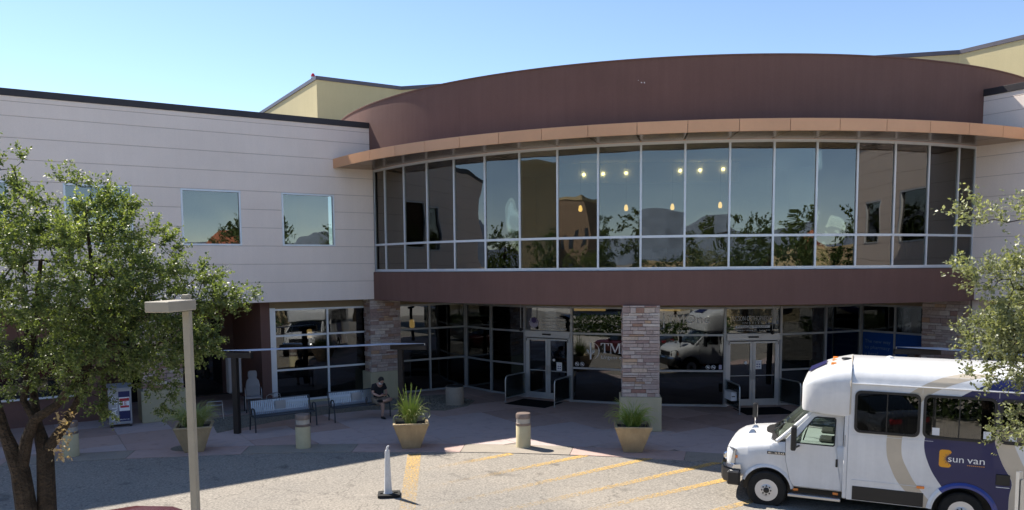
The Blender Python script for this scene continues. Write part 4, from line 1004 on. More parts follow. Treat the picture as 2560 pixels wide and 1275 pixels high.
def make_person():
    t = thing('person', 'person in black t-shirt, khaki shorts and white mask sitting cross-legged over a phone', 'person', (-4.30, 25.09, 0.0), 0.60)
    # local frame: -y is forward (towards the road), x to the sitter's left as seen by the viewer's right
    V = [(0, 0.0, 0.53), (0, 0.03, 0.70), (0, 0.02, 0.90), (0, -0.03, 1.04), (0, -0.10, 1.10), (0, -0.16, 1.16),      # pelvis..head base
         (0.09, -0.02, 0.52), (0.26, -0.40, 0.60), (0.06, -0.47, 0.60), (-0.14, -0.48, 0.57),                              # crossed leg: hip, knee, calf, ankle
         (-0.09, -0.02, 0.52), (-0.07, -0.43, 0.50), (-0.06, -0.40, 0.28), (-0.06, -0.38, 0.07),                           # standing leg
         (0.17, 0.0, 1.02), (0.24, -0.06, 0.80), (0.12, -0.28, 0.74), (0.05, -0.33, 0.75),
         (-0.17, 0.0, 1.02), (-0.24, -0.06, 0.80), (-0.13, -0.28, 0.72), (-0.04, -0.32, 0.74), (-0.06, -0.46, 0.03), (-0.20, -0.52, 0.59)]
    E_ = [(0, 1), (1, 2), (2, 3), (3, 4), (4, 5), (0, 6), (6, 7), (7, 8), (8, 9), (9, 23), (0, 10), (10, 11), (11, 12), (12, 13), (13, 22), (3, 14), (14, 15), (15, 16), (16, 17), (3, 18), (18, 19), (19, 20), (20, 21)]
    R = [(0.16, 0.12), (0.15, 0.11), (0.17, 0.11), (0.11, 0.08), 0.055, 0.06, 0.09, 0.065, 0.055, 0.04, 0.09, 0.065, 0.055, 0.04, 0.06, 0.045, 0.036, 0.028, 0.06, 0.045, 0.036, 0.028, 0.035, 0.035]
    body = skinned(V, E_, R)
    bm = bmesh.new(); bm.from_mesh(body)
    # head: ellipsoid with nose, bowed forward, and five-fingered hands joined into the same surface object
    def addm(mb):
        me = bpy.data.meshes.new('x'); me.from_pydata(mb.v, [], mb.f); bm.from_mesh(me); bpy.data.meshes.remove(me)
    hd = MB(); hc = Vector((0, -0.20, 1.205)); rot = Matrix.Rotation(0.85, 3, 'X')
    def hp(p): return hc + rot @ Vector(p)
    secs = []
    for i in range(13):
        a = PI * i / 12; z = -0.125 * cos(a); r = sin(a)
        secs.append([hp((0.078 * r * cos(b) * (1 - 0.18 * max(0, -z / 0.125)), 0.098 * r * sin(b) - 0.012 * (sin(b) < 0) * r, z)) for b in [2 * PI * k / 16 for k in range(16)]])
    hd.loft(secs); addm(hd)
    addm(MB().add([hp(p) for p in ((-0.016, -0.105, -0.03), (0.016, -0.105, -0.03), (0, -0.135, -0.03), (0, -0.105, 0.02))], [(0, 1, 2), (0, 2, 3), (1, 3, 2), (0, 3, 1)]))
    for s_ in (-1, 1):
        addm(MB().lathe([(0.004, -0.03), (0.016, -0.01), (0.016, 0.015), (0.004, 0.03)], tuple(hp((0.080 * s_, 0.0, 0.0))), 6))
        w0 = Vector((0.045 * s_, -0.33, 0.745))
        addm(MB().tube([w0 + Vector((0.02 * s_, 0.03, 0)), w0, w0 + Vector((-0.02 * s_, -0.05, 0.012))], [0.026, 0.036, 0.030], 8))
        for f in range(4):
            b = w0 + Vector((-0.02 * s_ + (0.018 * (f - 1.5)) * 1.0, -0.055, 0.012)); L = (0.05, 0.06, 0.055, 0.042)[f]
            addm(MB().tube([b, b + Vector((-0.012 * s_, -L * 0.5, 0.02)), b + Vector((-0.02 * s_, -L * 0.75, 0.045))], [0.0095, 0.009, 0.007], 6))
        addm(MB().tube([w0 + Vector((0.022 * s_, -0.01, 0.02)), w0 + Vector((0.012 * s_, -0.04, 0.045)), w0 + Vector((-0.005 * s_, -0.06, 0.055))], [0.011, 0.010, 0.008], 6))
    bm.to_mesh(body); bm.free()
    for p in body.polygons: p.use_smooth = True
    mesh_obj('body', body, 'skin', t)
    sv = [V[0], V[1], V[2], V[3], (0, -0.06, 1.08), V[14], (0.225, -0.045, 0.86), V[18], (-0.225, -0.045, 0.86)]
    mesh_obj('t_shirt', skinned(sv, [(0, 1), (1, 2), (2, 3), (3, 4), (3, 5), (5, 6), (3, 7), (7, 8)], [(0.185, 0.145), (0.175, 0.135), (0.195, 0.135), (0.135, 0.10), 0.07, 0.085, 0.072, 0.085, 0.072]), 'shirt', t)
    sh = [(0, 0.0, 0.53), V[6], (0.22, -0.32, 0.585), V[10], (-0.075, -0.34, 0.505)]
    mesh_obj('shorts', skinned(sh, [(0, 1), (1, 2), (0, 3), (3, 4)], [(0.18, 0.14), 0.115, 0.095, 0.115, 0.095]), 'shorts', t)
    hr = MB(); secs = []
    for i in range(9):
        a = PI * (0.42 + 0.58 * i / 8); z = -0.137 * cos(a); r = sin(a)
        secs.append([hp((0.089 * r * cos(b), 0.108 * r * sin(b) + 0.014 * (1 - i / 8), z - (0.05 * max(0, sin(b)) if i == 0 else 0))) for b in [2 * PI * k / 16 for k in range(16)]])
    hr.loft(secs); hr.build('hair', 'hair', t, smooth=True)
    mk = MB(); secs = []
    for z, q in ((-0.10, 0.9), (-0.06, 1.0), (-0.015, 0.98)):
        secs.append([hp((0.085 * q * sin(b), -0.118 * q * cos(b), z)) for b in [-1.15 + 2.3 * k / 8 for k in range(9)]])
    mk.loft(secs, closed=False, caps=False); mk.build('face_mask', 'white', t, smooth=True)
    for s_ in (-1, 1): MB().lathe([(0.003, -0.004), (0.009, 0.0), (0.003, 0.004)], tuple(hp((0.03 * s_, -0.103, 0.022))), 6, 'y').build('eye', 'hair', t)
    for a, d in (((-0.06, -0.36, 0.045), (0, -0.20, -0.005)), ((-0.12, -0.48, 0.58), (-0.17, -0.05, 0.035))):
        a = Vector(a); d = Vector(d); MB().tube([a - d * 0.25, a + d * 0.1, a + d * 0.6, a + d], [0.036, 0.05, 0.046, 0.03], 8).build('shoe', 'black', t, smooth=True)
    MB().box(-0.055, -0.02, -0.40, -0.33, 0.80, 0.808).build('shirt_print', 'purple', t)
    ph = thing('mobile_phone', 'dark phone held in the hands of the seated person', 'phone', (-4.30 + 0.40 * 0.565, 25.09 - 0.40 * 0.825, 0.79), 0.60)
    MB().box(-0.036, 0.036, -0.075, 0.075, -0.005, 0.005).build('case', 'black', ph, bevel=0.004)
    MB().box(-0.031, 0.031, -0.068, 0.068, 0.0052, 0.006).build('screen', 'dark_glass', ph)
    return t
make_person()
bt = thing('water_bottle', 'dark bottle standing on the bench beside the seated person', 'bottle', (-4.66, 24.90, 0.452))
MB().lathe([(0.03, 0), (0.034, 0.02), (0.034, 0.16), (0.018, 0.20)], n=12).build('bottle_body', 'bench', bt, smooth=True)
MB().lathe([(0.017, 0.198), (0.018, 0.205), (0.018, 0.235)], n=12).build('bottle_cap', 'black', bt, smooth=True)

# ------------------------------------------------------------------ shade structures
def shade(p0, p1, ang, ext, label):
    t = thing('shade_structure', label, 'shade structure', (p0[0], p0[1], 0), 0, 'dark posts carrying pale shade sails')
    d = Vector((cos(ang), sin(ang), 0)); o1 = Vector((p1[0] - p0[0], p1[1] - p0[1], 0)); ends_ = []
    for o, (a, b) in ((Vector((0, 0, 0)), ext[0]), (o1, ext[1])):
        fm = Matrix.Translation(o) @ Matrix.Rotation(ang, 4, 'Z')
        MB().box(-0.08, 0.08, -0.08, 0.08, 0, 2.22).xf(fm).build('post', 'bronze', t, bevel=0.006)
        bm_ = MB().box(-a, b, -0.075, 0.075, 2.22, 2.37).xf(fm).build('beam', 'bronze', t, bevel=0.006)
        for x in (-a + 0.06, b - 0.06): MB().tube([fm @ Vector((x, 0, 2.37)), fm @ Vector((x, 0, 2.43))], 0.015, 6).build('eye_bolt', 'steel', bm_)
        ends_ += [o + d * (-a + 0.06) + Vector((0, 0, 2.425)), o + d * (b - 0.06) + Vector((0, 0, 2.425))]
    v = []; f = []; nx, ny = 24, 8
    for j in range(ny + 1):
        for i in range(nx + 1):
            u, q = i / nx, j / ny; qq = 0.5 + (q - 0.5) * (1 - 0.45 * sin(PI * u))
            p = ends_[0].lerp(ends_[1], qq).lerp(ends_[2].lerp(ends_[3], qq), u); v.append((p.x, p.y, p.z - 0.03 * sin(PI * u) * sin(PI * q)))
    for j in range(ny):
        for i in range(nx): f.append((j * (nx + 1) + i, j * (nx + 1) + i + 1, (j + 1) * (nx + 1) + i + 1, (j + 1) * (nx + 1) + i))
    mb = MB(); mb.v = v; mb.f = f; s_ = mb.build('shade_sail', 'sail', t, smooth=True)
    sd = s_.modifiers.new('t', 'SOLIDIFY'); sd.thickness = 0.012; sd.offset = 0
    return t
shade((-8.03, 22.68), (-3.50, 24.60), -0.233, ((0.56, 0.56), (0.32, 0.86)), 'dark brown T-posts with a pale narrow sail stretched over the benches')
shade((11.25, 22.1), (14.3, 18.4), -0.233, ((0.45, 0.75), (0.5, 0.5)), 'shade sail on a dark beam seen over the white van roof')

# litter receptacle
lr = thing('litter_bin', 'round aggregate concrete litter bin with dark lid by the corner glazing', 'bin', (-2.02, 27.3, 0))
MB().lathe([(0.31, 0), (0.32, 0.02), (0.32, 0.62), (0.29, 0.64)], n=32).build('drum', 'concrete_can', lr, smooth=True)
MB().lathe([(0.30, 0.641), (0.31, 0.65), (0.29, 0.675), (0.12, 0.70), (0.11, 0.66)], n=32).build('lid', 'black', lr, smooth=True)

# door guard rails and mats
def guard(p0, p1, label):
    a, b = Vector((*p0, 0)), Vector((*p1, 0)); d = b - a; t = thing('door_guard_rail', label, 'rail', a, math.atan2(d.y, d.x), 'guard rails beside the automatic doors'); L = d.length
    MB().tube([(0, 0, 0), (0, 0, 0.78), (0.03, 0, 0.88), (0.12, 0, 0.93), (L, 0, 0.93)], 0.024, 8).build('rail', 'steel', t, smooth=True)
    MB().tube([(0.02, 0, 0.14), (L, 0, 0.14)], 0.018, 8).build('lower_rail', 'steel', t, smooth=True)
    MB().box(0.03, L, -0.006, 0.006, 0.15, 0.90).build('infill_panel', 'acrylic', t)
    MB().lathe([(0.06, 0), (0.06, 0.015), (0.03, 0.05)], n=14).build('foot', 'steel', t, smooth=True)
    return t
q = lambda v: (v.x, v.y)
guard(q(D1 @ Vector((-0.03, -1.28, 0))), q(D1 @ Vector((0.02, -0.08, 0))), 'left guard rail of the entrance under the lotus emblem')
guard(q(D1 @ Vector((D1L + 0.03, -1.28, 0))), q(D1 @ Vector((D1L - 0.02, -0.08, 0))), 'right guard rail of the entrance under the lotus emblem')
guard(q(D2 @ Vector((-0.03, -1.45, 0))), q(D2 @ Vector((0.02, -0.08, 0))), 'guard rail carrying two white leaflet boxes by the right entrance')
guard(q(D2 @ Vector((D2L + 0.25, -1.05, 0))), q(D2 @ Vector((D2L - 0.02, -0.08, 0))), 'guard rail between the right entrance and the van')
for fr, L, lab in ((D1, D1L, 'black mat before the entrance under the lotus emblem'), (D2, D2L, 'black mat before the right entrance, beyond the van bonnet')):
    p = fr @ Vector((L / 2, -1.0, 0)); o = MB().box(-0.82, 0.82, -0.62, 0.62, 0.0025, 0.014).build('door_mat', 'mat', None, bevel=0.004, loc=(p.x, p.y, 0), rz=fr.to_euler().z); tag(o, lab, 'mat', 'door mats')
for k, (dx, dy, lab) in enumerate(((-0.13, -0.75, 'white leaflet box on the guard rail, the one nearer the glass'), (-0.13, -1.08, 'white leaflet box on the guard rail, the one nearer the road'))):
    p = D2 @ Vector((dx, dy, 0)); b = thing('leaflet_box', lab, 'box', (p.x, p.y, 0.40), D2.to_euler().z, 'leaflet boxes')
    MB().box(-0.09, 0.09, -0.15, 0.15, 0, 0.26).build('box', 'white', b, bevel=0.008)
    MB().box(-0.094, 0.094, -0.154, 0.154, 0.261, 0.285).build('lid', 'vinyl_grey', b, bevel=0.004)
    MB().box(-0.08, 0.03, -0.152, -0.1505, 0.13, 0.16).build('printed_strip', 'black', b)

# delineator post
dl = thing('delineator_post', 'white plastic delineator post on a black rubber base at the hatching', 'post', (-2.70, 16.78, road_z(-2.70, 16.78)), 0.12)
o_ = rrect(-0.24, 0.24, -0.20, 0.20, 0.05, 3); h1 = rrect(-0.19, -0.13, -0.06, 0.02, 0.02, 2)[::-1]; h2 = rrect(0.10, 0.19, -0.02, 0.06, 0.025, 2)[::-1]
MB().plate(o_, [h1, h2], lambda u, v, w_: (u, v, 0.003 + w_), 0.05).build('rubber_base', 'rubber', dl)
MB().loft([[(x * s_ + 0.0, y * s_ * 0.8, z) for x, y in [(cos(k * PI / 6), sin(k * PI / 6)) for k in range(12)]] for z, s_ in ((0.052, 0.10), (0.10, 0.085), (0.50, 0.068), (0.95, 0.052), (1.00, 0.045))]).build('tapered_post', 'cone', dl, smooth=True, loc=(-0.02, 0, 0))
MB().tube([(-0.02, 0, 1.0), (-0.02, 0, 1.05), (-0.005, 0, 1.085), (0.02, 0, 1.085)], [0.028, 0.024, 0.02, 0.016], 8).build('hook_top', 'cone', dl, smooth=True)

# valet podium
vp = thing('valet_podium', 'silver valet podium on castors beside the left stone column', 'podium', (-11.95, 23.75, 0), 0.50)
MB().box(-0.32, 0.32, -0.02, 0.46, 0.09, 1.18).build('cabinet', 'valet', vp, bevel=0.012)
MB().hexa([(-0.34, -0.06, 1.182), (0.34, -0.06, 1.182), (0.34, 0.48, 1.182), (-0.34, 0.48, 1.182)], [(-0.34, -0.06, 1.21), (0.34, -0.06, 1.21), (0.34, 0.48, 1.30), (-0.34, 0.48, 1.30)]).build('sloped_top', 'valet', vp, bevel=0.006)
for x in (-0.27, 0.27):
    for y in (0.04, 0.40):
        MB().lathe([(0.04, -0.015), (0.04, 0.015)], (x, y, 0.041), 12, 'y').build('castor', 'black', vp)
        MB().box(x - 0.015, x + 0.015, y - 0.02, y + 0.02, 0.06, 0.092).build('castor_fork', 'steel', vp)
vf = lambda u, v, w_: Vector((u, -0.024 + w_, v))
MB().plate([(-0.04, 0.18), (0.27, 0.18), (0.27, 1.10), (-0.04, 1.10)], [], vf, -0.003).build('navy_panel', 'navy', vp)
MB().plate([(-0.03, 0.50), (0.26, 0.50), (0.26, 0.92), (-0.03, 0.92)], [], lambda u, v, w_: Vector((u, -0.028 + w_, v)), -0.002).build('white_card', 'white', vp)
MB().plate([(-0.02, 0.80), (0.25, 0.80), (0.25, 0.89), (0.19, 0.89), (0.19, 0.885), (-0.02, 0.885)], [], lambda u, v, w_: Vector((u, -0.031 + w_, v)), -0.002).build('red_stripe', 'red', vp)
MB().plate([(0.0, 0.60), (0.24, 0.60), (0.24, 0.66), (0.0, 0.66)], [], lambda u, v, w_: Vector((u, -0.031 + w_, v)), -0.002).build('red_stripe', 'red', vp)
mb = MB(); put_text(mb, '1E', 0.06, 0.67, 0.12, 0.12, lambda u, v, w_: Vector((u, -0.0315, v))); mb.build('card_print', 'red', vp, fix=False)
mb = MB(); put_text(mb, 'VALET', 0, 0, 0.82, 0.155, lambda u, v, w_: Vector((-0.08 - v, -0.0235, 0.20 + u))); mb.build('lettering', 'white', vp, fix=False)
mb = MB(); put_text(mb, '800.424.1120', -0.02, 0.22, 0.25, 0.035, lambda u, v, w_: Vector((u, -0.0285, v))); mb.build('lettering', 'white', vp, fix=False)

# high-backed chair, cabinet and wheeled trolleys in the recess
hc_ = thing('high_back_chair', 'pale high-backed wheelchair parked in the dark recess left of the benches', 'chair', (-8.75, 26.35, 0.0), 0.35)
MB().loft([[(x * w_, -0.02 + y0, z) for x in (-1, 1)] + [(x * w_, 0.03 + y0, z) for x in (1, -1)] for z, w_, y0 in ((0.5, 0.22, 0.12), (0.85, 0.23, 0.17), (1.0, 0.20, 0.22), (1.08, 0.13, 0.25), (1.16, 0.15, 0.27), (1.30, 0.14, 0.27), (1.34, 0.10, 0.26))]).build('backrest', 'wheelchair', hc_, bevel=0.012)
MB().box(-0.24, 0.24, -0.36, 0.12, 0.46, 0.52).build('seat', 'wheelchair', hc_, bevel=0.015)
for s_ in (-1, 1):
    MB().tube([(0.26 * s_, 0.14, 0.78), (0.26 * s_, -0.20, 0.76), (0.26 * s_, -0.30, 0.66), (0.26 * s_, -0.34, 0.12)], 0.014, 6).build('armrest', 'steel', hc_, smooth=True)
    w_ = MB().lathe([(0.255, -0.015), (0.265, 0), (0.255, 0.015)], n=20).xf(Matrix.Translation((0.29 * s_, 0.06, 0.27)) @ Matrix.Rotation(PI / 2, 4, 'Y')).build('wheel', 'rubber', hc_, smooth=True)
    MB().lathe([(0.21, -0.018), (0.21, 0.018)], n=16).xf(Matrix.Translation((0.29 * s_, 0.06, 0.27)) @ Matrix.Rotation(PI / 2, 4, 'Y')).build('hub_disc', 'cabinet', w_)
    MB().lathe([(0.06, -0.012), (0.06, 0.012)], n=12).xf(Matrix.Translation((0.24 * s_, -0.38, 0.062)) @ Matrix.Rotation(PI / 2, 4, 'Y')).build('front_castor', 'rubber', hc_)
cb = thing('wall_cabinet', 'tall grey metal cabinet on a post behind the dark shade post', 'cabinet', (-9.15, 25.75, 0), 0.56)
MB().box(-0.20, 0.22, -0.08, 0.30, 0.72, 1.95).build('cabinet_box', 'cabinet', cb, bevel=0.012)
MB().box(-0.06, 0.08, 0.02, 0.16, 0, 0.72).build('pedestal', 'cabinet', cb)
MB().box(-0.17, 0.19, -0.095, -0.081, 0.76, 1.91).build('cabinet_door', 'wheelchair', cb)
for k, (x, y, lab) in enumerate(((-9.55, 25.0, 'low grey walker frame in the recess, left of the cabinet'), (-8.15, 26.6, 'low grey walker frame in the recess, right of the high-backed chair'))):
    wf = thing('walker_frame', lab, 'walker', (x, y, 0), 0.4 + k, 'walker frames in the recess')
    for s_ in (-1, 1):
        MB().tube([(0.25 * s_, -0.2, 0), (0.23 * s_, -0.12, 0.5), (0.22 * s_, 0.0, 0.56), (0.23 * s_, 0.12, 0.5), (0.25 * s_, 0.2, 0)], 0.013, 6).build('side_frame', 'steel', wf, smooth=True)
    MB().tube([(-0.23, -0.12, 0.45), (0.23, -0.12, 0.45)], 0.012, 6).build('cross_bar', 'steel', wf)
    MB().tube([(-0.22, 0.0, 0.555), (0.22, 0.0, 0.555)], 0.012, 6).build('cross_bar', 'steel', wf)

# parking-lot lamp in the foreground
lp = thing('lamp_post', 'beige square lamp post with a box lamp head standing in the foreground', 'lamp post', (-3.545, 8.6, -0.42), 0.0)
LR = Matrix.Rotation(1.466, 4, 'Z')
MB().box(-0.038, 0.038, -0.038, 0.038, 0, 4.91).xf(LR).build('pole', 'lamp_paint', lp, bevel=0.005)
MB().box(-0.14, 0.14, -0.14, 0.14, 0, 0.03).xf(LR).build('base_plate', 'lamp_paint', lp)
hd_ = MB().box(-0.60, -0.04, -0.13, 0.13, 4.745, 4.855).xf(LR).build('lamp_head', 'lamp_paint', lp, bevel=0.006)
MB().box(-0.57, -0.10, -0.11, 0.11, 4.735, 4.7445).xf(LR).build('lamp_lens', 'acrylic', hd_)

# sign post at the right edge of the frame
sp = thing('sign_post', 'grey steel sign post at the right edge, in front of the van', 'sign', (5.86, 8.95, -0.40), 0.5)
MB().prism([(-0.035, -0.02, 0), (0.035, -0.02, 0), (0.035, 0.02, 0), (0.02, 0.02, 0), (0.02, -0.005, 0), (-0.02, -0.005, 0), (-0.02, 0.02, 0), (-0.035, 0.02, 0)], (0, 0, 2.75)).build('channel_post', 'steel', sp)
MB().box(-0.02, 0.32, -0.034, -0.03, 2.0, 2.66).build('sign_plate', 'steel', sp)

# ------------------------------------------------------------------ shuttle van
VANP = Vector((5.16, 15.77)); VPH = -0.42
vd = Vector((sin(VPH), -cos(VPH)))
vo = VANP + vd * 0.12
van = thing('shuttle_van', 'white shuttle van with navy and tan swirls parked at the kerb, facing left', 'van', (vo.x, vo.y, -0.205), VPH)
van.rotation_euler = (0, 0.012, VPH)
VW = 2.34                                   # body width; local y: 0 near side, +y away from the camera
def arch(x, xc, r, zb, zc=0.385):
    d = abs(x - xc); return max(zb, zc + math.sqrt(r * r - d * d)) if d < r else zb
# passenger body shell
def body_sec(x, zb):
    half = [(0.0, zb), (0.0, 2.70), (0.012, 2.715), (0.03, 2.80), (0.09, 2.90), (0.20, 2.985), (0.38, 3.045), (0.70, 3.085), (VW / 2, 3.10)]
    return [(x, y, z) for y, z in half] + [(x, VW - y, z) for y, z in half[-2::-1]]
def roof_sec(x):
    half = [(0.0, 2.69), (0.012, 2.715), (0.03, 2.80), (0.09, 2.90), (0.20, 2.985), (0.38, 3.045), (0.70, 3.085), (VW / 2, 3.10)]
    up = [(x, y, z) for y, z in half] + [(x, VW - y, z) for y, z in half[-2::-1]]
    return up + [(x, VW - max(y, 0.03), z - 0.03) for y, z in half] + [(x, max(y, 0.03), z - 0.03) for y, z in half[-2::-1]]
MB().loft([roof_sec(x) for x in (1.5, 2.5, 3.5, 4.5, 5.7, 5.8)]).build('roof', 'van_white', van, smooth=True, angle=0.5)
VWIN = ((1.59, 2.72), (2.765, 3.95), (3.99, 5.15))
arc_p = [(3.47 + 0.50 * cos(a), 0.385 + 0.50 * sin(a)) for a in [PI - 0.07 - (PI - 0.14) * k / 20 for k in range(21)]]
side_o = [(1.5, 0.42)] + arc_p + [(5.8, 0.42), (5.8, 2.70), (1.5, 2.70)]
for far in (False, True):
    fn = (lambda u, v, w_: (u, VW - w_, v)) if far else (lambda u, v, w_: (u, w_, v))
    MB().plate(side_o, [rrect(a + 0.02, b - 0.02, 1.775, 2.555, 0.10)[::-1] for a, b in VWIN], fn, 0.03).build('side_panel', 'van_white', van)
MB().box(5.77, 5.80, 0.03, VW - 0.03, 0.42, 2.69).build('rear_panel', 'van_white', van)
MB().box(1.50, 1.53, 0.03, VW - 0.03, 0.55, 2.69).build('front_bulkhead', 'int_dark', van)
MB().box(1.53, 5.77, 0.03, VW - 0.03, 0.96, 1.0).build('floor', 'int_dark', van)
for k in range(4):
    x = 1.95 + 0.92 * k
    for y in (0.10, VW - 1.0):
        st = MB().box(x, x + 0.45, y, y + 0.90, 1.38, 1.48).build('passenger_seat', 'navy', van, bevel=0.03)
        MB().box(x + 0.40, x + 0.50, y, y + 0.43, 1.48, 2.12).box(x + 0.40, x + 0.50, y + 0.47, y + 0.90, 1.48, 2.12).build('seat_back', 'navy', st, bevel=0.03)
for x, y in ((1.85, 0.5), (2.55, 1.05), (3.4, 1.05), (4.3, 1.05)): MB().tube([(x, y, 1.0), (x, y, 3.03)], 0.018, 6).build('grab_pole', 'steel', van)
MB().tube([(1.6, 0.55, 2.55), (5.6, 0.55, 2.55)], 0.016, 6).build('ceiling_rail', 'steel', van)
# front cap above the cab
def cap_sec(x, zb, zt, w0, rr):
    y0 = w0; n = []
    for a in range(0, 7):
        t = a / 6; n.append((y0 + rr * (1 - cos(t * PI / 2)) , zt - rr * 0.9 + rr * 0.9 * sin(t * PI / 2)))
    half = [(y0 + 0.03, zb), (y0, zb + 0.05)] + n + [(VW / 2, zt + 0.03)]
    return [(x, y, z) for y, z in half] + [(x, VW - y, z) for y, z in half[-2::-1]]
capm = MB().loft([cap_sec(0.615, 2.13, 2.58, 0.30, 0.06), cap_sec(0.625, 2.10, 2.62, 0.24, 0.10), cap_sec(0.65, 2.085, 2.68, 0.19, 0.13), cap_sec(0.72, 2.08, 2.75, 0.135, 0.17), cap_sec(0.84, 2.07, 2.83, 0.085, 0.22), cap_sec(1.0, 2.06, 2.91, 0.045, 0.28), cap_sec(1.2, 2.05, 2.985, 0.012, 0.33), cap_sec(1.51, 2.04, 3.065, -0.006, 0.40)])
capm.build('front_cap', 'van_white', van, smooth=True, angle=0.7)
MB().prism([(0.705, VW / 2 - 0.42, 2.79), (0.705, VW / 2 + 0.42, 2.79), (1.02, VW / 2 + 0.32, 2.955), (1.02, VW / 2 - 0.32, 2.955)], (-0.004, 0, 0.014)).build('cap_stripe', 'van_navy', van)
for y in (VW / 2 - 0.55, VW / 2, VW / 2 + 0.55): MB().box(1.12, 1.22, y - 0.03, y + 0.03, 2.945 + (0.05 if y == VW / 2 else 0.02), 3.02).build('marker_lamp', 'amber', van, bevel=0.01)
MB().tube([(1.51, -0.012, 2.10), (1.51, -0.012, 2.70), (1.51, 0.06, 2.88), (1.51, 0.30, 3.03), (1.51, 0.7, 3.09), (1.51, VW / 2, 3.108)], 0.014, 6).build('cap_seam', 'van_tan', van, smooth=True)
MB().tube([(1.53, -0.01, 2.705), (5.78, -0.01, 2.705)], 0.014, 6).build('rain_gutter', 'van_white', van, smooth=True)
MB().lathe([(0.07, 0), (0.06, 0.03), (0.02, 0.045)], (2.2, VW / 2, 3.10), 14).build('roof_vent', 'van_white', van, smooth=True)
MB().lathe([(0.10, 0), (0.09, 0.03), (0.02, 0.04)], (1.40, VW / 2 - 0.25, 3.06), 14).build('antenna_base', 'black', van, smooth=True)
# cab lower body
CY = VW / 2
def cab_sec(x, w_, zb, zs, zt):
    half = [(w_ - 0.03, zb), (w_, zb + 0.04), (w_ + 0.006, (zb + zs) / 2), (w_, zs - 0.02), (w_ - 0.03, zs + 0.035), (w_ - 0.12, zs + (zt - zs) * 0.60), (w_ - 0.34, zt - 0.02), (0.0, zt)]
    return [(x, CY - y, z) for y, z in half] + [(x, CY + y, z) for y, z in half[-2::-1]]
key = [(-0.86, 0.66, 0.72, 1.02, 1.10), (-0.835, 0.78, 0.68, 1.08, 1.20), (-0.78, 0.86, 0.64, 1.12, 1.29), (-0.64, 0.925, 0.62, 1.16, 1.375), (-0.40, 0.965, 0.60, 1.205, 1.44), (-0.10, 0.99, 0.56, 1.26, 1.475), (0.04, 1.0, 0.54, 1.30, 1.485), (0.10, 1.0, 0.53, 1.33, 1.42), (0.34, 1.0, 0.50, 1.37, 1.40), (0.42, 1.0, 0.50, 1.38, 1.41), (1.50, 1.0, 0.50, 1.38, 1.41)]
def cab_at(x):
    for a, b in zip(key[:-1], key[1:]):
        if a[0] <= x <= b[0]:
            t = (x - a[0]) / (b[0] - a[0]); return [p + (q_ - p) * t for p, q_ in zip(a, b)]
cx = sorted(set([k[0] for k in key] + [-0.72 + 0.04 * i for i in range(30)] + [0.5, 0.8, 1.1]))
secs = []
for x in cx:
    _, w_, zb, zs, zt = cab_at(x); secs.append(cab_sec(x, w_, min(arch(x, 0.0, 0.47, zb), zs - 0.08), zs, zt))
MB().loft(secs).build('cab', 'van_white', van, smooth=True, angle=0.6)
# doors with window openings
SY = CY - 1.0 - 0.008
door_o = [(0.51, 0.53), (1.40, 0.53), (1.41, 2.03), (0.83, 2.03), (0.34, 1.47), (0.35, 1.05), (0.44, 0.66)]
door_i = [(0.47, 1.41), (0.86, 1.94), (0.92, 1.965), (1.24, 1.965), (1.27, 1.93), (1.26, 1.43), (1.23, 1.40)]
for near in (True, False):
    fn = (lambda u, v, w_: (u, SY - w_ + (0.16 * max(0, v - 1.4)), v)) if near else (lambda u, v, w_: (u, VW - SY + w_ - (0.16 * max(0, v - 1.4)), v))
    d = MB().plate(door_o, [door_i], fn, 0.018).build('door', 'van_white', van, bevel=0.004)
    MB().plate(door_i, [], (lambda u, v, w_: (u, fn(u, v, 0)[1] + 0.004 + w_, v)) if near else (lambda u, v, w_: (u, fn(u, v, 0)[1] - 0.012 + w_, v)), 0.006).build('window', 'clear', d)
    inn = [(x * 0.94 + 0.055, (z - 1.65) * 0.92 + 1.65) for x, z in door_i]
    MB().plate(door_i, [inn[::-1]], (lambda u, v, w_: (u, fn(u, v, 0)[1] - 0.022 + w_, v)) if near else (lambda u, v, w_: (u, fn(u, v, 0)[1] + 0.012 + w_, v)), 0.01).build('window_seal', 'black', d)
    yh = SY - 0.03 if near else VW - SY + 0.03
    MB().box(1.285, 1.325, yh - 0.008, yh + 0.008, 1.00, 1.16).build('handle', 'black', d, bevel=0.006)
    # seam lines
    MB().tube([(x, (SY - 0.004) if near else (VW - SY + 0.004), z) for x, z in door_o[4:] + door_o[:1]], 0.006, 4).build('door_seam', 'black', d)
    # step
    s0, s1 = (SY - 0.16, SY + 0.02) if near else (VW - SY - 0.02, VW - SY + 0.16)
    MB().box(0.42, 1.40, s0, s1, 0.34, 0.40).build('step', 'steel', van, bevel=0.01)
    for x in (0.56, 1.30): MB().box(x - 0.05, x + 0.05, (s0 if near else s1) + (0.125 if near else -0.125) - 0.012, (s0 if near else s1) + (0.125 if near else -0.125) + 0.012, 0.44, 0.49).build('step_lamp', 'amber', van, bevel=0.008)
    # pillar behind the door up to the cap, corner post of the body
    yb = (0.012, 0.16) if near else (VW - 0.16, VW - 0.012)
    MB().box(1.42, 1.505, yb[0], yb[1], 0.42, 2.10).build('corner_post', 'van_white', van, bevel=0.03, seg=3)
    MB().box(1.437, 1.445, (yb[0] - 0.004) if near else yb[1], yb[0] if near else yb[1] + 0.004, 1.45, 1.68).build('vent_slot', 'black', van)
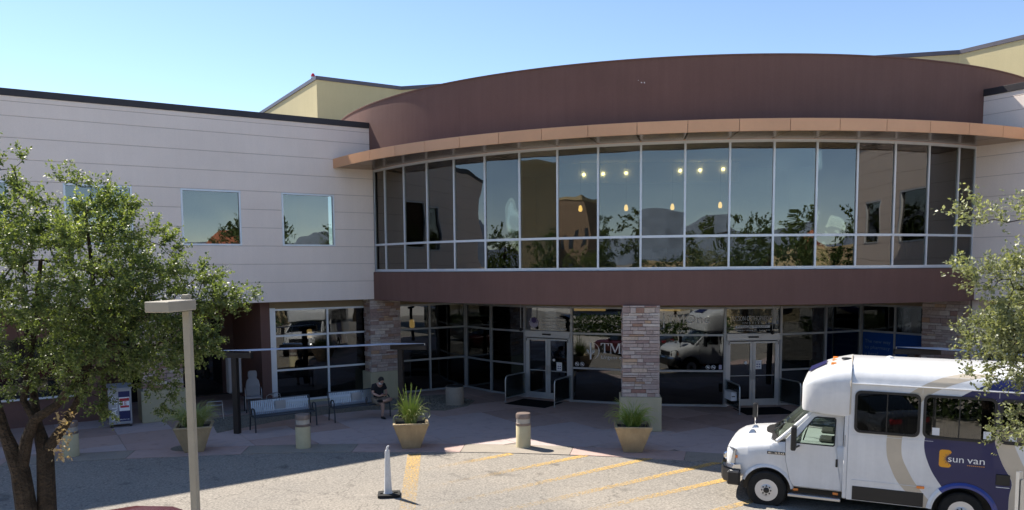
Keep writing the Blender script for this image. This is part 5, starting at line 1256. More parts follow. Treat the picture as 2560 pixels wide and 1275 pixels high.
# windscreen, pillars, cab roof
wsb = [(0.22, CY - 0.92, 1.44), (0.13, CY - 0.72, 1.475), (0.06, CY - 0.4, 1.505), (0.03, CY, 1.515), (0.06, CY + 0.4, 1.505), (0.13, CY + 0.72, 1.475), (0.22, CY + 0.92, 1.44)]
wst = [(0.80, CY - 0.82, 2.03), (0.73, CY - 0.64, 2.055), (0.65, CY - 0.36, 2.07), (0.62, CY, 2.075), (0.65, CY + 0.36, 2.07), (0.73, CY + 0.64, 2.055), (0.80, CY + 0.82, 2.03)]
MB().loft([wsb, wst], closed=False, caps=False).build('windscreen', 'screen', van, smooth=True)
for s_ in (-1, 1):
    MB().tube([(0.16, CY + 0.965 * s_, 1.40), (0.25, CY + 0.95 * s_, 1.47), (0.53, CY + 0.895 * s_, 1.75), (0.83, CY + 0.845 * s_, 2.05)], [0.035, 0.042, 0.04, 0.042], 8).build('windscreen_pillar', 'van_white', van, smooth=True)
MB().prism([(0.80, CY - 0.90, 2.03), (0.80, CY + 0.90, 2.03), (1.50, CY + 0.93, 2.03), (1.50, CY - 0.93, 2.03)], (0, 0, 0.10)).build('cab_roof', 'van_white', van, bevel=0.02)
MB().loft([[(-0.13 + 0.24 * (y / 0.92) ** 2, CY + y, 1.482 - 0.075 * (y / 0.92) ** 2) for y in (-0.92, -0.6, -0.3, 0, 0.3, 0.6, 0.92)], [(0.04 + 0.19 * (y / 0.92) ** 2, CY + y, 1.515 - 0.075 * (y / 0.92) ** 2) for y in (-0.92, -0.6, -0.3, 0, 0.3, 0.6, 0.92)]], closed=False, caps=False).build('cowl', 'black', van, smooth=True)
for y in (-0.45, 0.25): MB().tube([(0.02, CY + y, 1.51), (0.10, CY + y - 0.1, 1.58), (0.20, CY + y - 0.30, 1.66)], 0.012, 5).build('wiper', 'black', van)
MB().box(0.16, 0.58, CY - 0.90, CY + 0.90, 1.405, 1.45).build('dashboard', 'cabinet', van, bevel=0.03)
MB().tube([(0.68 + 0.05 * cos(t * PI / 8), CY - 0.45 + 0.19 * sin(t * PI / 8), 1.52 + 0.18 * cos(t * PI / 8)) for t in range(17)], 0.016, 6).build('steering_wheel', 'black', van, smooth=True)
for y in (-0.45, 0.45):
    s_ = MB().box(0.95, 1.40, CY + y - 0.25, CY + y + 0.25, 1.40, 1.46).build('seat', 'int_dark', van, bevel=0.03)
    MB().hexa([(1.26, CY + y - 0.24, 1.46), (1.26, CY + y + 0.24, 1.46), (1.42, CY + y + 0.24, 1.46), (1.42, CY + y - 0.24, 1.46)], [(1.36, CY + y - 0.20, 1.92), (1.36, CY + y + 0.20, 1.92), (1.46, CY + y + 0.20, 1.92), (1.46, CY + y - 0.20, 1.92)]).build('seat_back', 'int_dark', s_, bevel=0.03)
MB().box(1.47, 1.498, 0.2, VW - 0.2, 1.42, 2.05).build('bulkhead', 'int_dark', van)
MB().tube([(1.38, CY - 0.1, 1.42), (1.38, CY - 0.1, 2.03)], 0.018, 6).build('grab_pole', 'steel', van)
# front end
MB().plate([(-0.50, 0.78), (0.50, 0.78), (0.55, 1.08), (-0.55, 1.08)], [], lambda u, v, w_: (-0.872 + w_, CY + u, v), 0.03).build('grille', 'black', van)
for k in range(3): MB().box(-0.888, -0.862, CY - 0.50, CY + 0.50, 0.84 + 0.08 * k, 0.855 + 0.08 * k).build('grille_bar', 'chrome', van)
for s_ in (-1, 1):
    p = [(-0.835, 0.58, 0.78), (-0.755, 0.845, 0.78), (-0.64, 0.925, 0.84), (-0.62, 0.935, 1.16), (-0.75, 0.875, 1.19), (-0.845, 0.64, 1.12)]
    hl = MB().prism([(x, CY + y * s_, z) for x, y, z in p], (-0.022, 0.022 * s_, 0)).build('headlamp', 'lens', van, bevel=0.008)
    MB().prism([(-0.66, CY + 0.905 * s_, 0.955), (-0.60, CY + 0.935 * s_, 0.97), (-0.60, CY + 0.935 * s_, 1.03), (-0.66, CY + 0.905 * s_, 1.02)], (-0.018, 0.022 * s_, 0)).build('indicator', 'amber', hl)
    MB().lathe([(0.06, -0.01), (0.085, 0.01)], (-0.835, CY + 0.74 * s_, 0.96), 14, 'y').build('reflector', 'chrome', hl)
def bump_sec(w_, z0, z1, d): return [(-0.80 - d, z0), (-0.90 - d * 0, z0 + 0.05), (-0.91, z1 - 0.05), (-0.86, z1)]
bsec = []
for k in range(13):
    u = -1 + 2 * k / 12; y = CY + u * 1.0; x0 = -1.01 + 0.10 * u * u + 0.22 * max(0, abs(u) - 0.8) / 0.2
    bsec.append([(x0 + 0.02, y, 0.44), (x0, y, 0.50), (x0, y, 0.70), (x0 + 0.03, y, 0.74), (x0 + 0.16, y, 0.74), (x0 + 0.16, y, 0.44)])
bs_ = MB().loft(bsec).build('bumper', 'black', van, smooth=True)
c2 = [[(p[0][0] - 0.0, p[0][1], 0.742), (p[0][0] - 0.035, p[0][1], 0.76), (p[0][0] + 0.0, p[0][1], 0.83), (p[0][0] + 0.14, p[0][1], 0.85), (p[0][0] + 0.15, p[0][1], 0.742)] for p in bsec]
MB().loft(c2).build('bumper_cover', 'chrome', van, smooth=True)
for s_ in (0, 1):
    y = 0.20 if s_ == 0 else VW - 0.20; y1 = -0.02 if s_ == 0 else VW + 0.02
    MB().box(-0.78, -0.52, min(y, y1) + 0.04, max(y, y1) - 0.04, 0.44, 0.73).build('bumper_corner', 'black', van, bevel=0.03)
# wheels
def wheel(x, y, rt, wd, face):
    t_ = MB().lathe([(rt * 0.57, -wd / 2), (rt * 0.93, -wd / 2), (rt, -wd / 2 + 0.03), (rt, wd / 2 - 0.03), (rt * 0.93, wd / 2), (rt * 0.57, wd / 2)], (x, y, rt), 36, 'y').build('tyre', 'rubber', van, smooth=True)
    f = face
    MB().lathe([(0.225, f * (wd / 2 + 0.004)), (0.215, f * (wd / 2 - 0.03)), (0.19, f * (wd / 2 - 0.05)), (0.155, f * (wd / 2 - 0.01)), (0.11, f * (wd / 2 + 0.012)), (0.01, f * (wd / 2 + 0.012))], (x, y, rt), 32, 'y').build('rim', 'wheel', t_, smooth=True)
    MB().lathe([(0.06, f * (wd / 2 + 0.013)), (0.052, f * (wd / 2 + 0.035)), (0.02, f * (wd / 2 + 0.045))], (x, y, rt), 16, 'y').build('hub', 'black', t_, smooth=True)
    for k in range(8):
        a = k * PI / 4; MB().lathe([(0.016, f * (wd / 2 + 0.012)), (0.014, f * (wd / 2 + 0.028))], (x + 0.088 * cos(a), y, rt + 0.088 * sin(a)), 8, 'y').build('wheel_nut', 'black', t_)
    for k in range(4):
        a = k * PI / 2; ca, sa = cos(a), sin(a); pts = [(x + (0.168 * ca - q_ * sa), y + f * (wd / 2 - 0.012 + 0.0), rt + (0.168 * sa + q_ * ca)) for q_ in (-0.045, 0.045)] + [(x + (0.184 * ca - q_ * sa), y + f * (wd / 2 - 0.014), rt + (0.184 * sa + q_ * ca)) for q_ in (0.035, -0.035)]
        MB().prism(pts, (0, f * 0.004, 0)).build('hand_hole', 'van_navy', t_)
wheel(0.0, 0.235, 0.385, 0.22, -1); wheel(0.0, VW - 0.235, 0.385, 0.22, 1); wheel(3.47, 0.15, 0.385, 0.22, -1); wheel(3.47, VW - 0.15, 0.385, 0.22, 1)
MB().box(-0.5, 5.3, 0.45, VW - 0.45, 0.30, 0.55).build('chassis', 'black', van)
MB().box(-0.46, 0.46, 0.34, VW - 0.34, 0.55, 0.92).build('front_wheel_well', 'black', van)
MB().box(2.95, 3.99, 0.28, VW - 0.28, 0.56, 0.95).build('rear_wheel_well', 'black', van)
fl = [[(3.47 + r * cos(a), y, 0.385 + r * sin(a)) for r, y in ((0.495, -0.002), (0.50, -0.045), (0.545, -0.05), (0.59, -0.018), (0.59, -0.002))] for a in [0.08 + (PI - 0.16) * k / 24 for k in range(25)]]
MB().loft(fl[:19]).build('wheel_flare', 'van_blue', van, smooth=True); MB().loft(fl[18:]).build('wheel_flare', 'van_white', van, smooth=True)
fl = [[(0.0 + r * cos(a), CY - 1.0 + y, 0.385 + r * sin(a)) for r, y in ((0.465, -0.004), (0.47, -0.028), (0.50, -0.024), (0.53, -0.002))] for a in [0.15 + (PI - 0.5) * k / 20 for k in range(21)]]
MB().loft(fl).build('wheel_lip', 'van_white', van, smooth=True)
# body windows
for a, b in VWIN:
    o = rrect(a, b, 1.755, 2.575, 0.11); i = rrect(a + 0.045, b - 0.045, 1.80, 2.53, 0.085)
    for far in (False, True):
        ff = (lambda u, v, w_: (u, VW + 0.002 + w_, v)) if far else (lambda u, v, w_: (u, -0.002 - w_, v))
        fw = MB().plate(o, [i[::-1]], ff, 0.022).build('window_frame', 'black', van)
        MB().plate(i, [], lambda u, v, w_: (u, ff(u, v, 0)[1] + (0.006 if not far else -0.012) + w_, v), 0.006).build('window_pane', 'van_glass', fw)
        yy = -0.012 if not far else VW + 0.004
        MB().box((a + b) / 2 - 0.010, (a + b) / 2 + 0.010, yy, yy + 0.008, 1.80, 2.53).build('pane_divider', 'black', fw)
        if a > 2 and not far:
            for x in (a + 0.16, b - 0.20): MB().box(x, x + 0.12, 0.002, 0.0035, 1.82, 1.96).build('paper_notice', 'vinyl_grey', fw)
# painted swirls follow the side and roll over the roof edge
HALF = [(0.0, 0.40), (0.0, 2.70), (0.03, 2.80), (0.09, 2.90), (0.20, 2.985), (0.38, 3.045)]
def side_pt(x, t, off, far):
    if t <= 2.69: y, z, n = 0.0, t, (-1, 0)
    else:
        s_ = t - 2.70; k = 1; y, z, n = 0.0, 2.70, (-1, 0)
        for (y0, z0), (y1, z1) in zip(HALF[1:-1], HALF[2:]):
            L = math.hypot(y1 - y0, z1 - z0); n = (-(z1 - z0) / L, (y1 - y0) / L)
            if s_ <= L: y, z = y0 + (y1 - y0) * s_ / L, z0 + (z1 - z0) * s_ / L; break
            s_ -= L; y, z = y1, z1
    y += n[0] * off; z += n[1] * off
    return (x, VW - y if far else y, z)
def itp(tab, t):
    if t <= tab[0][0]: return tab[0][1]
    for (a, b), (c, d) in zip(tab[:-1], tab[1:]):
        if a <= t <= c:
            u = (t - a) / (c - a); return b + (d - b) * u
    return tab[-1][1]
def smooth_tab(tab, n=40):
    ts = [tab[0][0] + (tab[-1][0] - tab[0][0]) * i / n for i in range(n + 1)]
    v = [itp(tab, t) for t in ts]
    for _ in range(3): v = [v[0]] + [(v[i - 1] + 2 * v[i] + v[i + 1]) / 4 for i in range(1, n)] + [v[-1]]
    return list(zip(ts, v))
def swirl(name, mat, lt, rt, off, skip=None):
    L, R = smooth_tab(lt), smooth_tab(rt); t0, t1 = max(lt[0][0], rt[0][0]), min(lt[-1][0], rt[-1][0])
    ts = sorted(set([t0 + (t1 - t0) * i / 130 for i in range(131)] + [2.69, 2.70]))
    for far in (False, True):
        for hit_ in ((0, 1) if skip else (0,)):
            v = []; f = []
            for t in ts:
                a, b = itp(L, t), itp(R, t); nx = 32
                for k in range(nx + 1): v.append(side_pt(a + (b - a) * k / nx, t, off, far))
            n = 33
            for j in range(len(ts) - 1):
                for k in range(32):
                    q_ = (j * n + k, j * n + k + 1, (j + 1) * n + k + 1, (j + 1) * n + k)
                    c = [sum(v[i][m_] for i in q_) / 4 for m_ in (0, 2)]
                    if math.hypot(c[0] - 3.47, c[1] - 0.385) < 0.51 or c[1] < 0.425: continue
                    if 1.79 < c[1] < 2.54 and any(p0 + 0.035 < c[0] < p1 - 0.035 for p0, p1 in VWIN): continue
                    f.append(q_)
            if hit_ == 0:
                mb = MB(); mb.v = v; mb.f = f; mb.build(name, mat, van, fix=True, smooth=True)
NL_ = [(0.42, 3.50), (0.76, 3.19), (1.13, 2.94), (1.45, 2.82), (1.69, 2.79), (2.2, 2.92), (2.58, 3.36), (2.75, 3.62), (2.95, 4.05), (3.10, 4.5)]
NR_ = [(0.42, 4.20), (0.90, 4.20), (1.05, 4.27), (1.37, 4.07), (1.83, 3.91), (2.2, 4.02), (2.58, 4.42), (2.75, 4.75), (2.95, 5.2), (3.10, 5.6)]
swirl('navy_swirl', 'van_navy', NL_, NR_, 0.0015)
swirl('tan_swirl', 'van_tan', [(0.42, 2.82), (0.73, 2.49), (0.90, 2.35), (1.32, 2.18), (1.69, 2.16), (2.2, 2.27), (2.58, 2.50), (2.73, 2.72), (2.9, 3.0), (3.05, 3.4)],
      [(0.42, 3.06), (0.66, 2.85), (0.91, 2.65), (1.35, 2.43), (1.70, 2.42), (2.2, 2.55), (2.58, 2.85), (2.73, 3.1), (2.9, 3.5), (3.05, 4.0)], 0.0012)
swirl('tan_swirl', 'van_tan', [(0.42, 4.203), (0.90, 4.203), (1.05, 4.273), (1.37, 4.073), (1.83, 3.913), (2.2, 4.023), (2.58, 4.423), (2.75, 4.753), (2.95, 5.203)],
      [(0.42, 5.1), (0.90, 4.72), (1.37, 4.40), (1.83, 4.20), (2.2, 4.35), (2.58, 4.75), (2.75, 5.1), (2.95, 5.5)], 0.0010)
# sun van logo
vs = lambda u, v, w_: (u, -0.004 + w_, v)
lo = [p for p in rrect(3.06, 3.27, 1.235, 1.565, 0.045) ]
bite = [(3.285 + 0.085 * cos(a), 1.40 + 0.085 * sin(a)) for a in [PI / 2 + PI * k / 12 for k in range(13)]]
lo = rrect(3.06, 3.26, 1.235, 1.565, 0.045)
rt_ = [p for p in lo if p[0] > 3.2]
poly = [p for p in lo if p[1] > 1.40 and p[0] > 3.16] 
out = [(3.26, 1.52), (3.247, 1.552), (3.215, 1.565), (3.105, 1.565), (3.073, 1.552), (3.06, 1.52), (3.06, 1.28), (3.073, 1.248), (3.105, 1.235), (3.215, 1.235), (3.247, 1.248), (3.26, 1.28), (3.225, 1.325)] + [(3.245 + 0.07 * cos(a), 1.40 + 0.07 * sin(a)) for a in [1.5 * PI - 0.3 - (PI - 0.6) * k / 8 for k in range(9)]] + [(3.225, 1.475)]
MB().plate(out, [], vs, -0.003).build('logo_tile', 'orange', van)
for k in range(11):
    a = PI / 2 + 0.25 + (PI - 0.5) * k / 10; q_ = (3.245, 1.40); L = 0.135 if k % 2 == 0 else 0.115
    MB().plate([(q_[0] + 0.06 * cos(a - 0.13), q_[1] + 0.06 * sin(a - 0.13)), (q_[0] + L * cos(a), q_[1] + L * sin(a)), (q_[0] + 0.06 * cos(a + 0.13), q_[1] + 0.06 * sin(a + 0.13))], [], lambda u, v, w_: (u, -0.0085 + w_, v), -0.001).build('logo_ray', 'van_navy', van)
mb = MB(); put_text(mb, 'sun', 3.205, 1.345, 0.255, 0.085, lambda u, v, w_: (u, -0.011, v)); mb.build('lettering', 'white', van, fix=False)
mb = MB(); put_text(mb, 'van', 3.515, 1.345, 0.28, 0.085, lambda u, v, w_: (u, -0.011, v)); mb.build('lettering', 'white', van, fix=False)
mb = MB()
for k in range(9): MB().lathe([(0.009, -0.008), (0.009, -0.004)], (3.53 + 0.032 * k, 0, 1.305), 8, 'y').build('logo_dot', 'orange', van)
MB().box(1.60, 2.83, -0.012, 0.03, 0.43, 0.70).build('skirt_panel', 'black', van, bevel=0.006)
MB().box(1.58, 2.95, -0.0085, 0.0, 0.815, 0.823).build('skirt_seam', 'vinyl_grey', van)
MB().box(2.93, 2.938, -0.0085, 0.0, 0.45, 0.82).build('skirt_seam', 'vinyl_grey', van)
MB().box(2.71, 2.84, -0.03, -0.002, 0.785, 0.835).build('marker_lamp', 'amber', van, bevel=0.008)
MB().box(3.98, 4.20, -0.02, -0.002, 1.0, 1.20).build('fuel_door', 'black', van, bevel=0.03)
MB().box(3.99, 4.20, -0.012, -0.002, 0.955, 0.965).build('fuel_strip', 'white', van)
mb = MB(); put_text(mb, 'E-350', 0.02, 1.145, 0.30, 0.035, lambda u, v, w_: (u, SY - 0.012, v)); mb.build('badge', 'chrome', van, fix=False)
MB().box(-0.01, 0.35, SY - 0.010, SY + 0.05, 1.135, 1.19).build('badge_plate', 'bench', van)
for x in (2.742, 3.97): MB().box(x - 0.003, x + 0.003, -0.006, 0.0, 2.585, 2.685).build('panel_seam', 'vinyl_grey', van)
MB().box(1.53, 2.95, -0.0075, 0.0, 1.70, 1.706).build('panel_seam', 'vinyl_grey', van)
# mirrors
MB().box(0.46, 0.56, -0.22, 0.02, 1.32, 1.80).build('mirror', 'black', van, bevel=0.03, seg=2)
MB().tube([(0.55, -0.02, 1.36), (0.60, SY, 1.36)], 0.02, 6).build('mirror_arm', 'black', van)
MB().box(0.46, 0.56, VW - 0.02, VW + 0.22, 1.32, 1.80).build('mirror', 'black', van, bevel=0.03, seg=2)
hm = MB().box(-0.53, -0.43, VW - 0.42, VW - 0.26, 1.52, 1.85).build('hood_mirror', 'black', van, bevel=0.03, seg=2)
MB().box(-0.428, -0.424, VW - 0.40, VW - 0.28, 1.55, 1.82).build('mirror_glass', 'chrome', hm)
MB().tube([(-0.47, VW - 0.34, 1.22), (-0.48, VW - 0.34, 1.54)], 0.014, 6).build('mirror_stem', 'chrome', hm)
for y in (CY - 0.45, CY + 0.05): MB().hexa([(-0.46, y - 0.05, 1.41), (-0.30, y - 0.05, 1.44), (-0.30, y + 0.05, 1.44), (-0.46, y + 0.05, 1.41)], [(-0.41, y - 0.02, 1.49), (-0.35, y - 0.02, 1.505), (-0.35, y + 0.02, 1.505), (-0.41, y + 0.02, 1.49)]).build('bonnet_bracket', 'steel', van)

# ------------------------------------------------------------------ trees
def leaf_mesh(name, P, D, size, mat, parent, seed, tone):
    r = np.random.default_rng(seed); n = len(P)
    d = D / np.maximum(1e-6, np.linalg.norm(D, axis=1, keepdims=True))
    up = r.normal(size=(n, 3)) * 0.55 + np.array([-0.15, 0.1, 0.9]); s_ = np.cross(d, up); s_ /= np.maximum(1e-6, np.linalg.norm(s_, axis=1, keepdims=True))
    nn = np.cross(s_, d); L = (size * r.uniform(0.65, 1.25, n))[:, None]; W = L * r.uniform(0.24, 0.36, n)[:, None]
    V = np.stack([P, P + d * L * 0.5 + s_ * W + nn * L * 0.06, P + d * L, P + d * L * 0.5 - s_ * W + nn * L * 0.06], 1).reshape(-1, 3)
    me = bpy.data.meshes.new(name); me.vertices.add(4 * n); me.vertices.foreach_set('co', V.astype(np.float32).ravel())
    me.loops.add(4 * n); me.loops.foreach_set('vertex_index', np.arange(4 * n, dtype=np.int32))
    me.polygons.add(n); me.polygons.foreach_set('loop_start', np.arange(0, 4 * n, 4, dtype=np.int32))
    me.update(); me.validate()
    t = np.repeat(np.clip(tone + r.normal(0, 0.16, n), 0, 1), 4).astype(np.float32)
    me.attributes.new('tone', 'FLOAT', 'POINT').data.foreach_set('value', t)
    me.materials.append(M[mat]); return link(name, me, parent)
def grow(name, label, base, trunks, ells, n_end, leaves, size, mat, seed, twig=0.30, group=None, sub=5, tipr=0.0035):
    """trunks: polylines (with radii) relative to base; ells: (centre, radii, weight) crown volumes relative to base"""
    t = thing(name, label, 'tree', base, 0, group); r = np.random.default_rng(seed)
    pos = []; par = []; rad = []
    for path in trunks:
        prev = -1
        for p, rr in path:
            p = np.array(p, float); hit_ = -1
            if prev == -1 and pos:
                dd = np.linalg.norm(np.array(pos) - p, axis=1); k = int(dd.argmin())
                if dd[k] < 0.02: prev = k; continue
                prev = k
            pos.append(p); par.append(prev); rad.append(rr); prev = len(pos) - 1
    w_ = np.array([e[2] for e in ells], float); w_ /= w_.sum(); ends = []
    while len(ends) < n_end:
        e = ells[r.choice(len(ells), p=w_)]; v = r.normal(size=3); v /= np.linalg.norm(v); v *= r.uniform(0.15, 1) ** 0.40
        ends.append(np.array(e[0]) + v * np.array(e[1]))
    ends = np.array(ends); root = np.array([p for p in pos])
    d0 = np.array([np.linalg.norm(root - e, axis=1).min() for e in ends]); order = d0.argsort()
    tips = []
    for k in order:
        e = ends[k]; A = np.array(pos); dv = e - A; dist = np.linalg.norm(dv, axis=1)
        pen = dist + 0.35 * np.maximum(0, -dv[:, 2]); j = int(pen.argmin()); L = dist[j]; ns = max(2, int(L / 0.16)); a = A[j]; prev = j
        bend = r.normal(size=3) * 0.10 * L; bend[2] += 0.05 * L
        for i in range(1, ns + 1):
            u = i / ns; p = a + (e - a) * u + bend * (4 * u * (1 - u)) + r.normal(size=3) * 0.012
            pos.append(p); par.append(prev); rad.append(0.0); prev = len(pos) - 1
        tips.append((prev, (e - a) / max(L, 1e-6)))
    n = len(pos); ch = np.zeros(n); acc = np.array(rad) ** 2.2
    for i in range(n - 1, -1, -1):
        if acc[i] < 1e-9 or True:
            own = max(ch[i], tipr ** 2.2); acc[i] = max(own, rad[i] ** 2.2)
        if par[i] >= 0 and rad[i] == 0: ch[par[i]] += acc[i]
    R = acc ** (1 / 2.2)
    # bark: every parent-child link a tapered tube, long runs chained
    kids = [[] for _ in range(n)]
    for i in range(n):
        if par[i] >= 0: kids[par[i]].append(i)
    mb = MB()
    def run(start, first):
        path = [pos[first], pos[start]] if first >= 0 else [pos[start]]; rr = [min(R[first], R[start] * 1.25) if first >= 0 else R[start], R[start]] if first >= 0 else [R[start]]
        cur = start
        while kids[cur]:
            ks = sorted(kids[cur], key=lambda q_: -R[q_])
            for o_ in ks[1:]: stack.append((o_, cur))
            cur = ks[0]; path.append(pos[cur]); rr.append(R[cur])
        if len(path) > 1: mb.tube(path, rr, 9 if rr[0] > 0.05 else (6 if rr[0] > 0.02 else 4), cap=False)
    stack = [(i, -1) for i in range(n) if par[i] < 0]
    while stack:
        s_, f0 = stack.pop(); run(s_, f0)
    mb.build('trunk', 'bark', t, smooth=True, fix=False)
    P = []; D = []; T = []
    per = max(1, leaves // len(tips)); cen = ends.mean(0); ext = ends.std(0) + 1e-6
    for idx, dr in tips:
        e = pos[idx]
        for q_ in range(sub):
            oc = e - cen; oc = oc / max(1e-6, np.linalg.norm(oc)); a = dr * 0.35 + oc * 0.45 + r.normal(size=3) * 0.5; a[2] += 0.15; a /= np.linalg.norm(a); L = twig * r.uniform(0.5, 1.1); m_ = max(1, per // sub)
            u = r.uniform(0.05, 1, m_)[:, None]; pts = e + a * L * u + r.normal(size=(m_, 3)) * 0.014
            dirs = a * 0.55 + r.normal(size=(m_, 3)) * 0.7
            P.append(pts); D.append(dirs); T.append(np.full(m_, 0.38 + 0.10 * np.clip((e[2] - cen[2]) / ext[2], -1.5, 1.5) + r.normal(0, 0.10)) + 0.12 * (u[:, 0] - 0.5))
    leaf_mesh('crown', np.concatenate(P), np.concatenate(D), size, mat, t, seed + 1, np.concatenate(T))
    return t
bz = -0.42
LT = (-6.25, 10.0, bz)
def rel(p): return (p[0] - LT[0], p[1] - LT[1], p[2] - LT[2])
trunks = [[(rel((-6.33, 10.0, bz - 0.05)), 0.170), (rel((-6.31, 10.0, 0.6)), 0.140), (rel((-6.31, 10.0, 1.67)), 0.128), (rel((-6.36, 10.0, 2.19)), 0.115), (rel((-6.50, 9.95, 2.70)), 0.072), (rel((-6.60, 9.9, 3.25)), 0.060), (rel((-6.75, 9.9, 4.0)), 0.043)],
          [(rel((-6.36, 10.0, 2.19)), 0.102), (rel((-6.25, 10.0, 2.61)), 0.072), (rel((-6.14, 10.0, 2.86)), 0.064), (rel((-5.82, 9.95, 3.05)), 0.051), (rel((-5.4, 9.9, 3.55)), 0.043), (rel((-4.9, 9.9, 4.0)), 0.030)],
          [(rel((-6.14, 10.0, 2.86)), 0.051), (rel((-6.30, 10.05, 3.1)), 0.043), (rel((-6.2, 10.2, 4.0)), 0.038), (rel((-6.0, 10.1, 4.9)), 0.025)],
          [(rel((-6.10, 10.14, bz - 0.05)), 0.145), (rel((-6.11, 10.12, 0.7)), 0.128), (rel((-6.12, 10.12, 1.67)), 0.115), (rel((-6.10, 10.12, 2.40)), 0.102), (rel((-6.23, 10.2, 2.77)), 0.060), (rel((-6.4, 10.4, 3.5)), 0.043), (rel((-6.5, 10.5, 4.4)), 0.030)],
          [(rel((-6.10, 10.12, 2.40)), 0.085), (rel((-5.86, 10.15, 2.73)), 0.060), (rel((-5.64, 10.15, 3.09)), 0.051), (rel((-5.35, 10.1, 3.9)), 0.043), (rel((-5.3, 10.0, 4.8)), 0.025), (rel((-5.35, 10.0, 5.6)), 0.015)]]
ells = [(rel((-5.45, 10.0, 4.85)), (1.15, 1.3, 0.95), 20), (rel((-4.45, 10.0, 4.45)), (0.80, 0.9, 0.50), 9), (rel((-4.85, 9.9, 3.85)), (0.95, 0.9, 0.42), 11), (rel((-6.3, 10.0, 4.6)), (1.25, 1.4, 1.15), 20), (rel((-7.6, 10.0, 4.6)), (0.8, 1.2, 1.0), 6),
        (rel((-5.43, 10.0, 5.9)), (0.20, 0.25, 0.28), 1.0), (rel((-6.35, 10.0, 5.95)), (0.35, 0.3, 0.35), 1.4), (rel((-4.98, 10.0, 5.5)), (0.25, 0.3, 0.25), 1.0), (rel((-3.60, 10.0, 4.38)), (0.34, 0.35, 0.14), 1.4), (rel((-4.05, 10.0, 3.85)), (0.32, 0.35, 0.25), 1.8),
        (rel((-4.55, 9.95, 3.2)), (0.22, 0.25, 0.28), 1.0), (rel((-5.3, 9.9, 3.15)), (0.2, 0.25, 0.28), 0.9), (rel((-6.0, 9.9, 3.45)), (0.7, 0.6, 0.25), 3.0)]
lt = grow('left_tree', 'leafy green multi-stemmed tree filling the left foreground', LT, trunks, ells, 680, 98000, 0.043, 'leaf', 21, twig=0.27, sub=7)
lt.name = 'oak_tree'
# dead leafy twig on the left tree
r_ = np.random.default_rng(5); n_ = 130
P_ = np.stack([r_.normal(-5.72 - LT[0], 0.07, n_), r_.normal(9.9 - LT[1], 0.06, n_), r_.uniform(2.35, 2.98, n_) - LT[2]], 1); P_[:, 0] += (2.7 - (P_[:, 2] + LT[2])) * -0.12
leaf_mesh('dry_leaves', P_, r_.normal(size=(n_, 3)) + np.array([0, 0, -0.6]), 0.055, 'dry', lt, 6, np.full(n_, 0.5))
RT = (6.9, 8.3, -0.40)
def rr2(p): return (p[0] - RT[0], p[1] - RT[1], p[2] - RT[2])
trunks = [[(rr2((6.9, 8.3, -0.45)), 0.15), (rr2((6.85, 8.3, 1.2)), 0.12), (rr2((6.6, 8.25, 2.4)), 0.085), (rr2((6.1, 8.1, 3.4)), 0.055), (rr2((5.6, 8.0, 4.3)), 0.03)], [(rr2((6.6, 8.25, 2.4)), 0.08), (rr2((6.7, 8.3, 3.5)), 0.06), (rr2((6.5, 8.2, 4.6)), 0.04)]]
ells = [(rr2((5.35, 8.0, 4.55)), (0.50, 0.6, 0.32), 4.2), (rr2((5.15, 8.0, 4.05)), (0.50, 0.5, 0.28), 3.6), (rr2((5.45, 8.0, 3.62)), (0.62, 0.5, 0.16), 2.0), (rr2((5.25, 8.0, 3.10)), (0.28, 0.4, 0.20), 0.9), (rr2((4.75, 8.0, 4.62)), (0.22, 0.25, 0.12), 0.7), (rr2((4.70, 8.0, 3.72)), (0.14, 0.2, 0.10), 0.25),
        (rr2((4.62, 8.0, 5.20)), (0.20, 0.2, 0.10), 0.4), (rr2((5.1, 8.0, 5.25)), (0.30, 0.3, 0.14), 0.7), (rr2((6.3, 8.2, 4.6)), (1.0, 1.1, 1.0), 8)]
rt = grow('oak_tree', 'grey-green tree reaching in from the right edge in front of the van', RT, trunks, ells, 330, 27000, 0.040, 'leaf_r', 33, twig=0.25, sub=6)

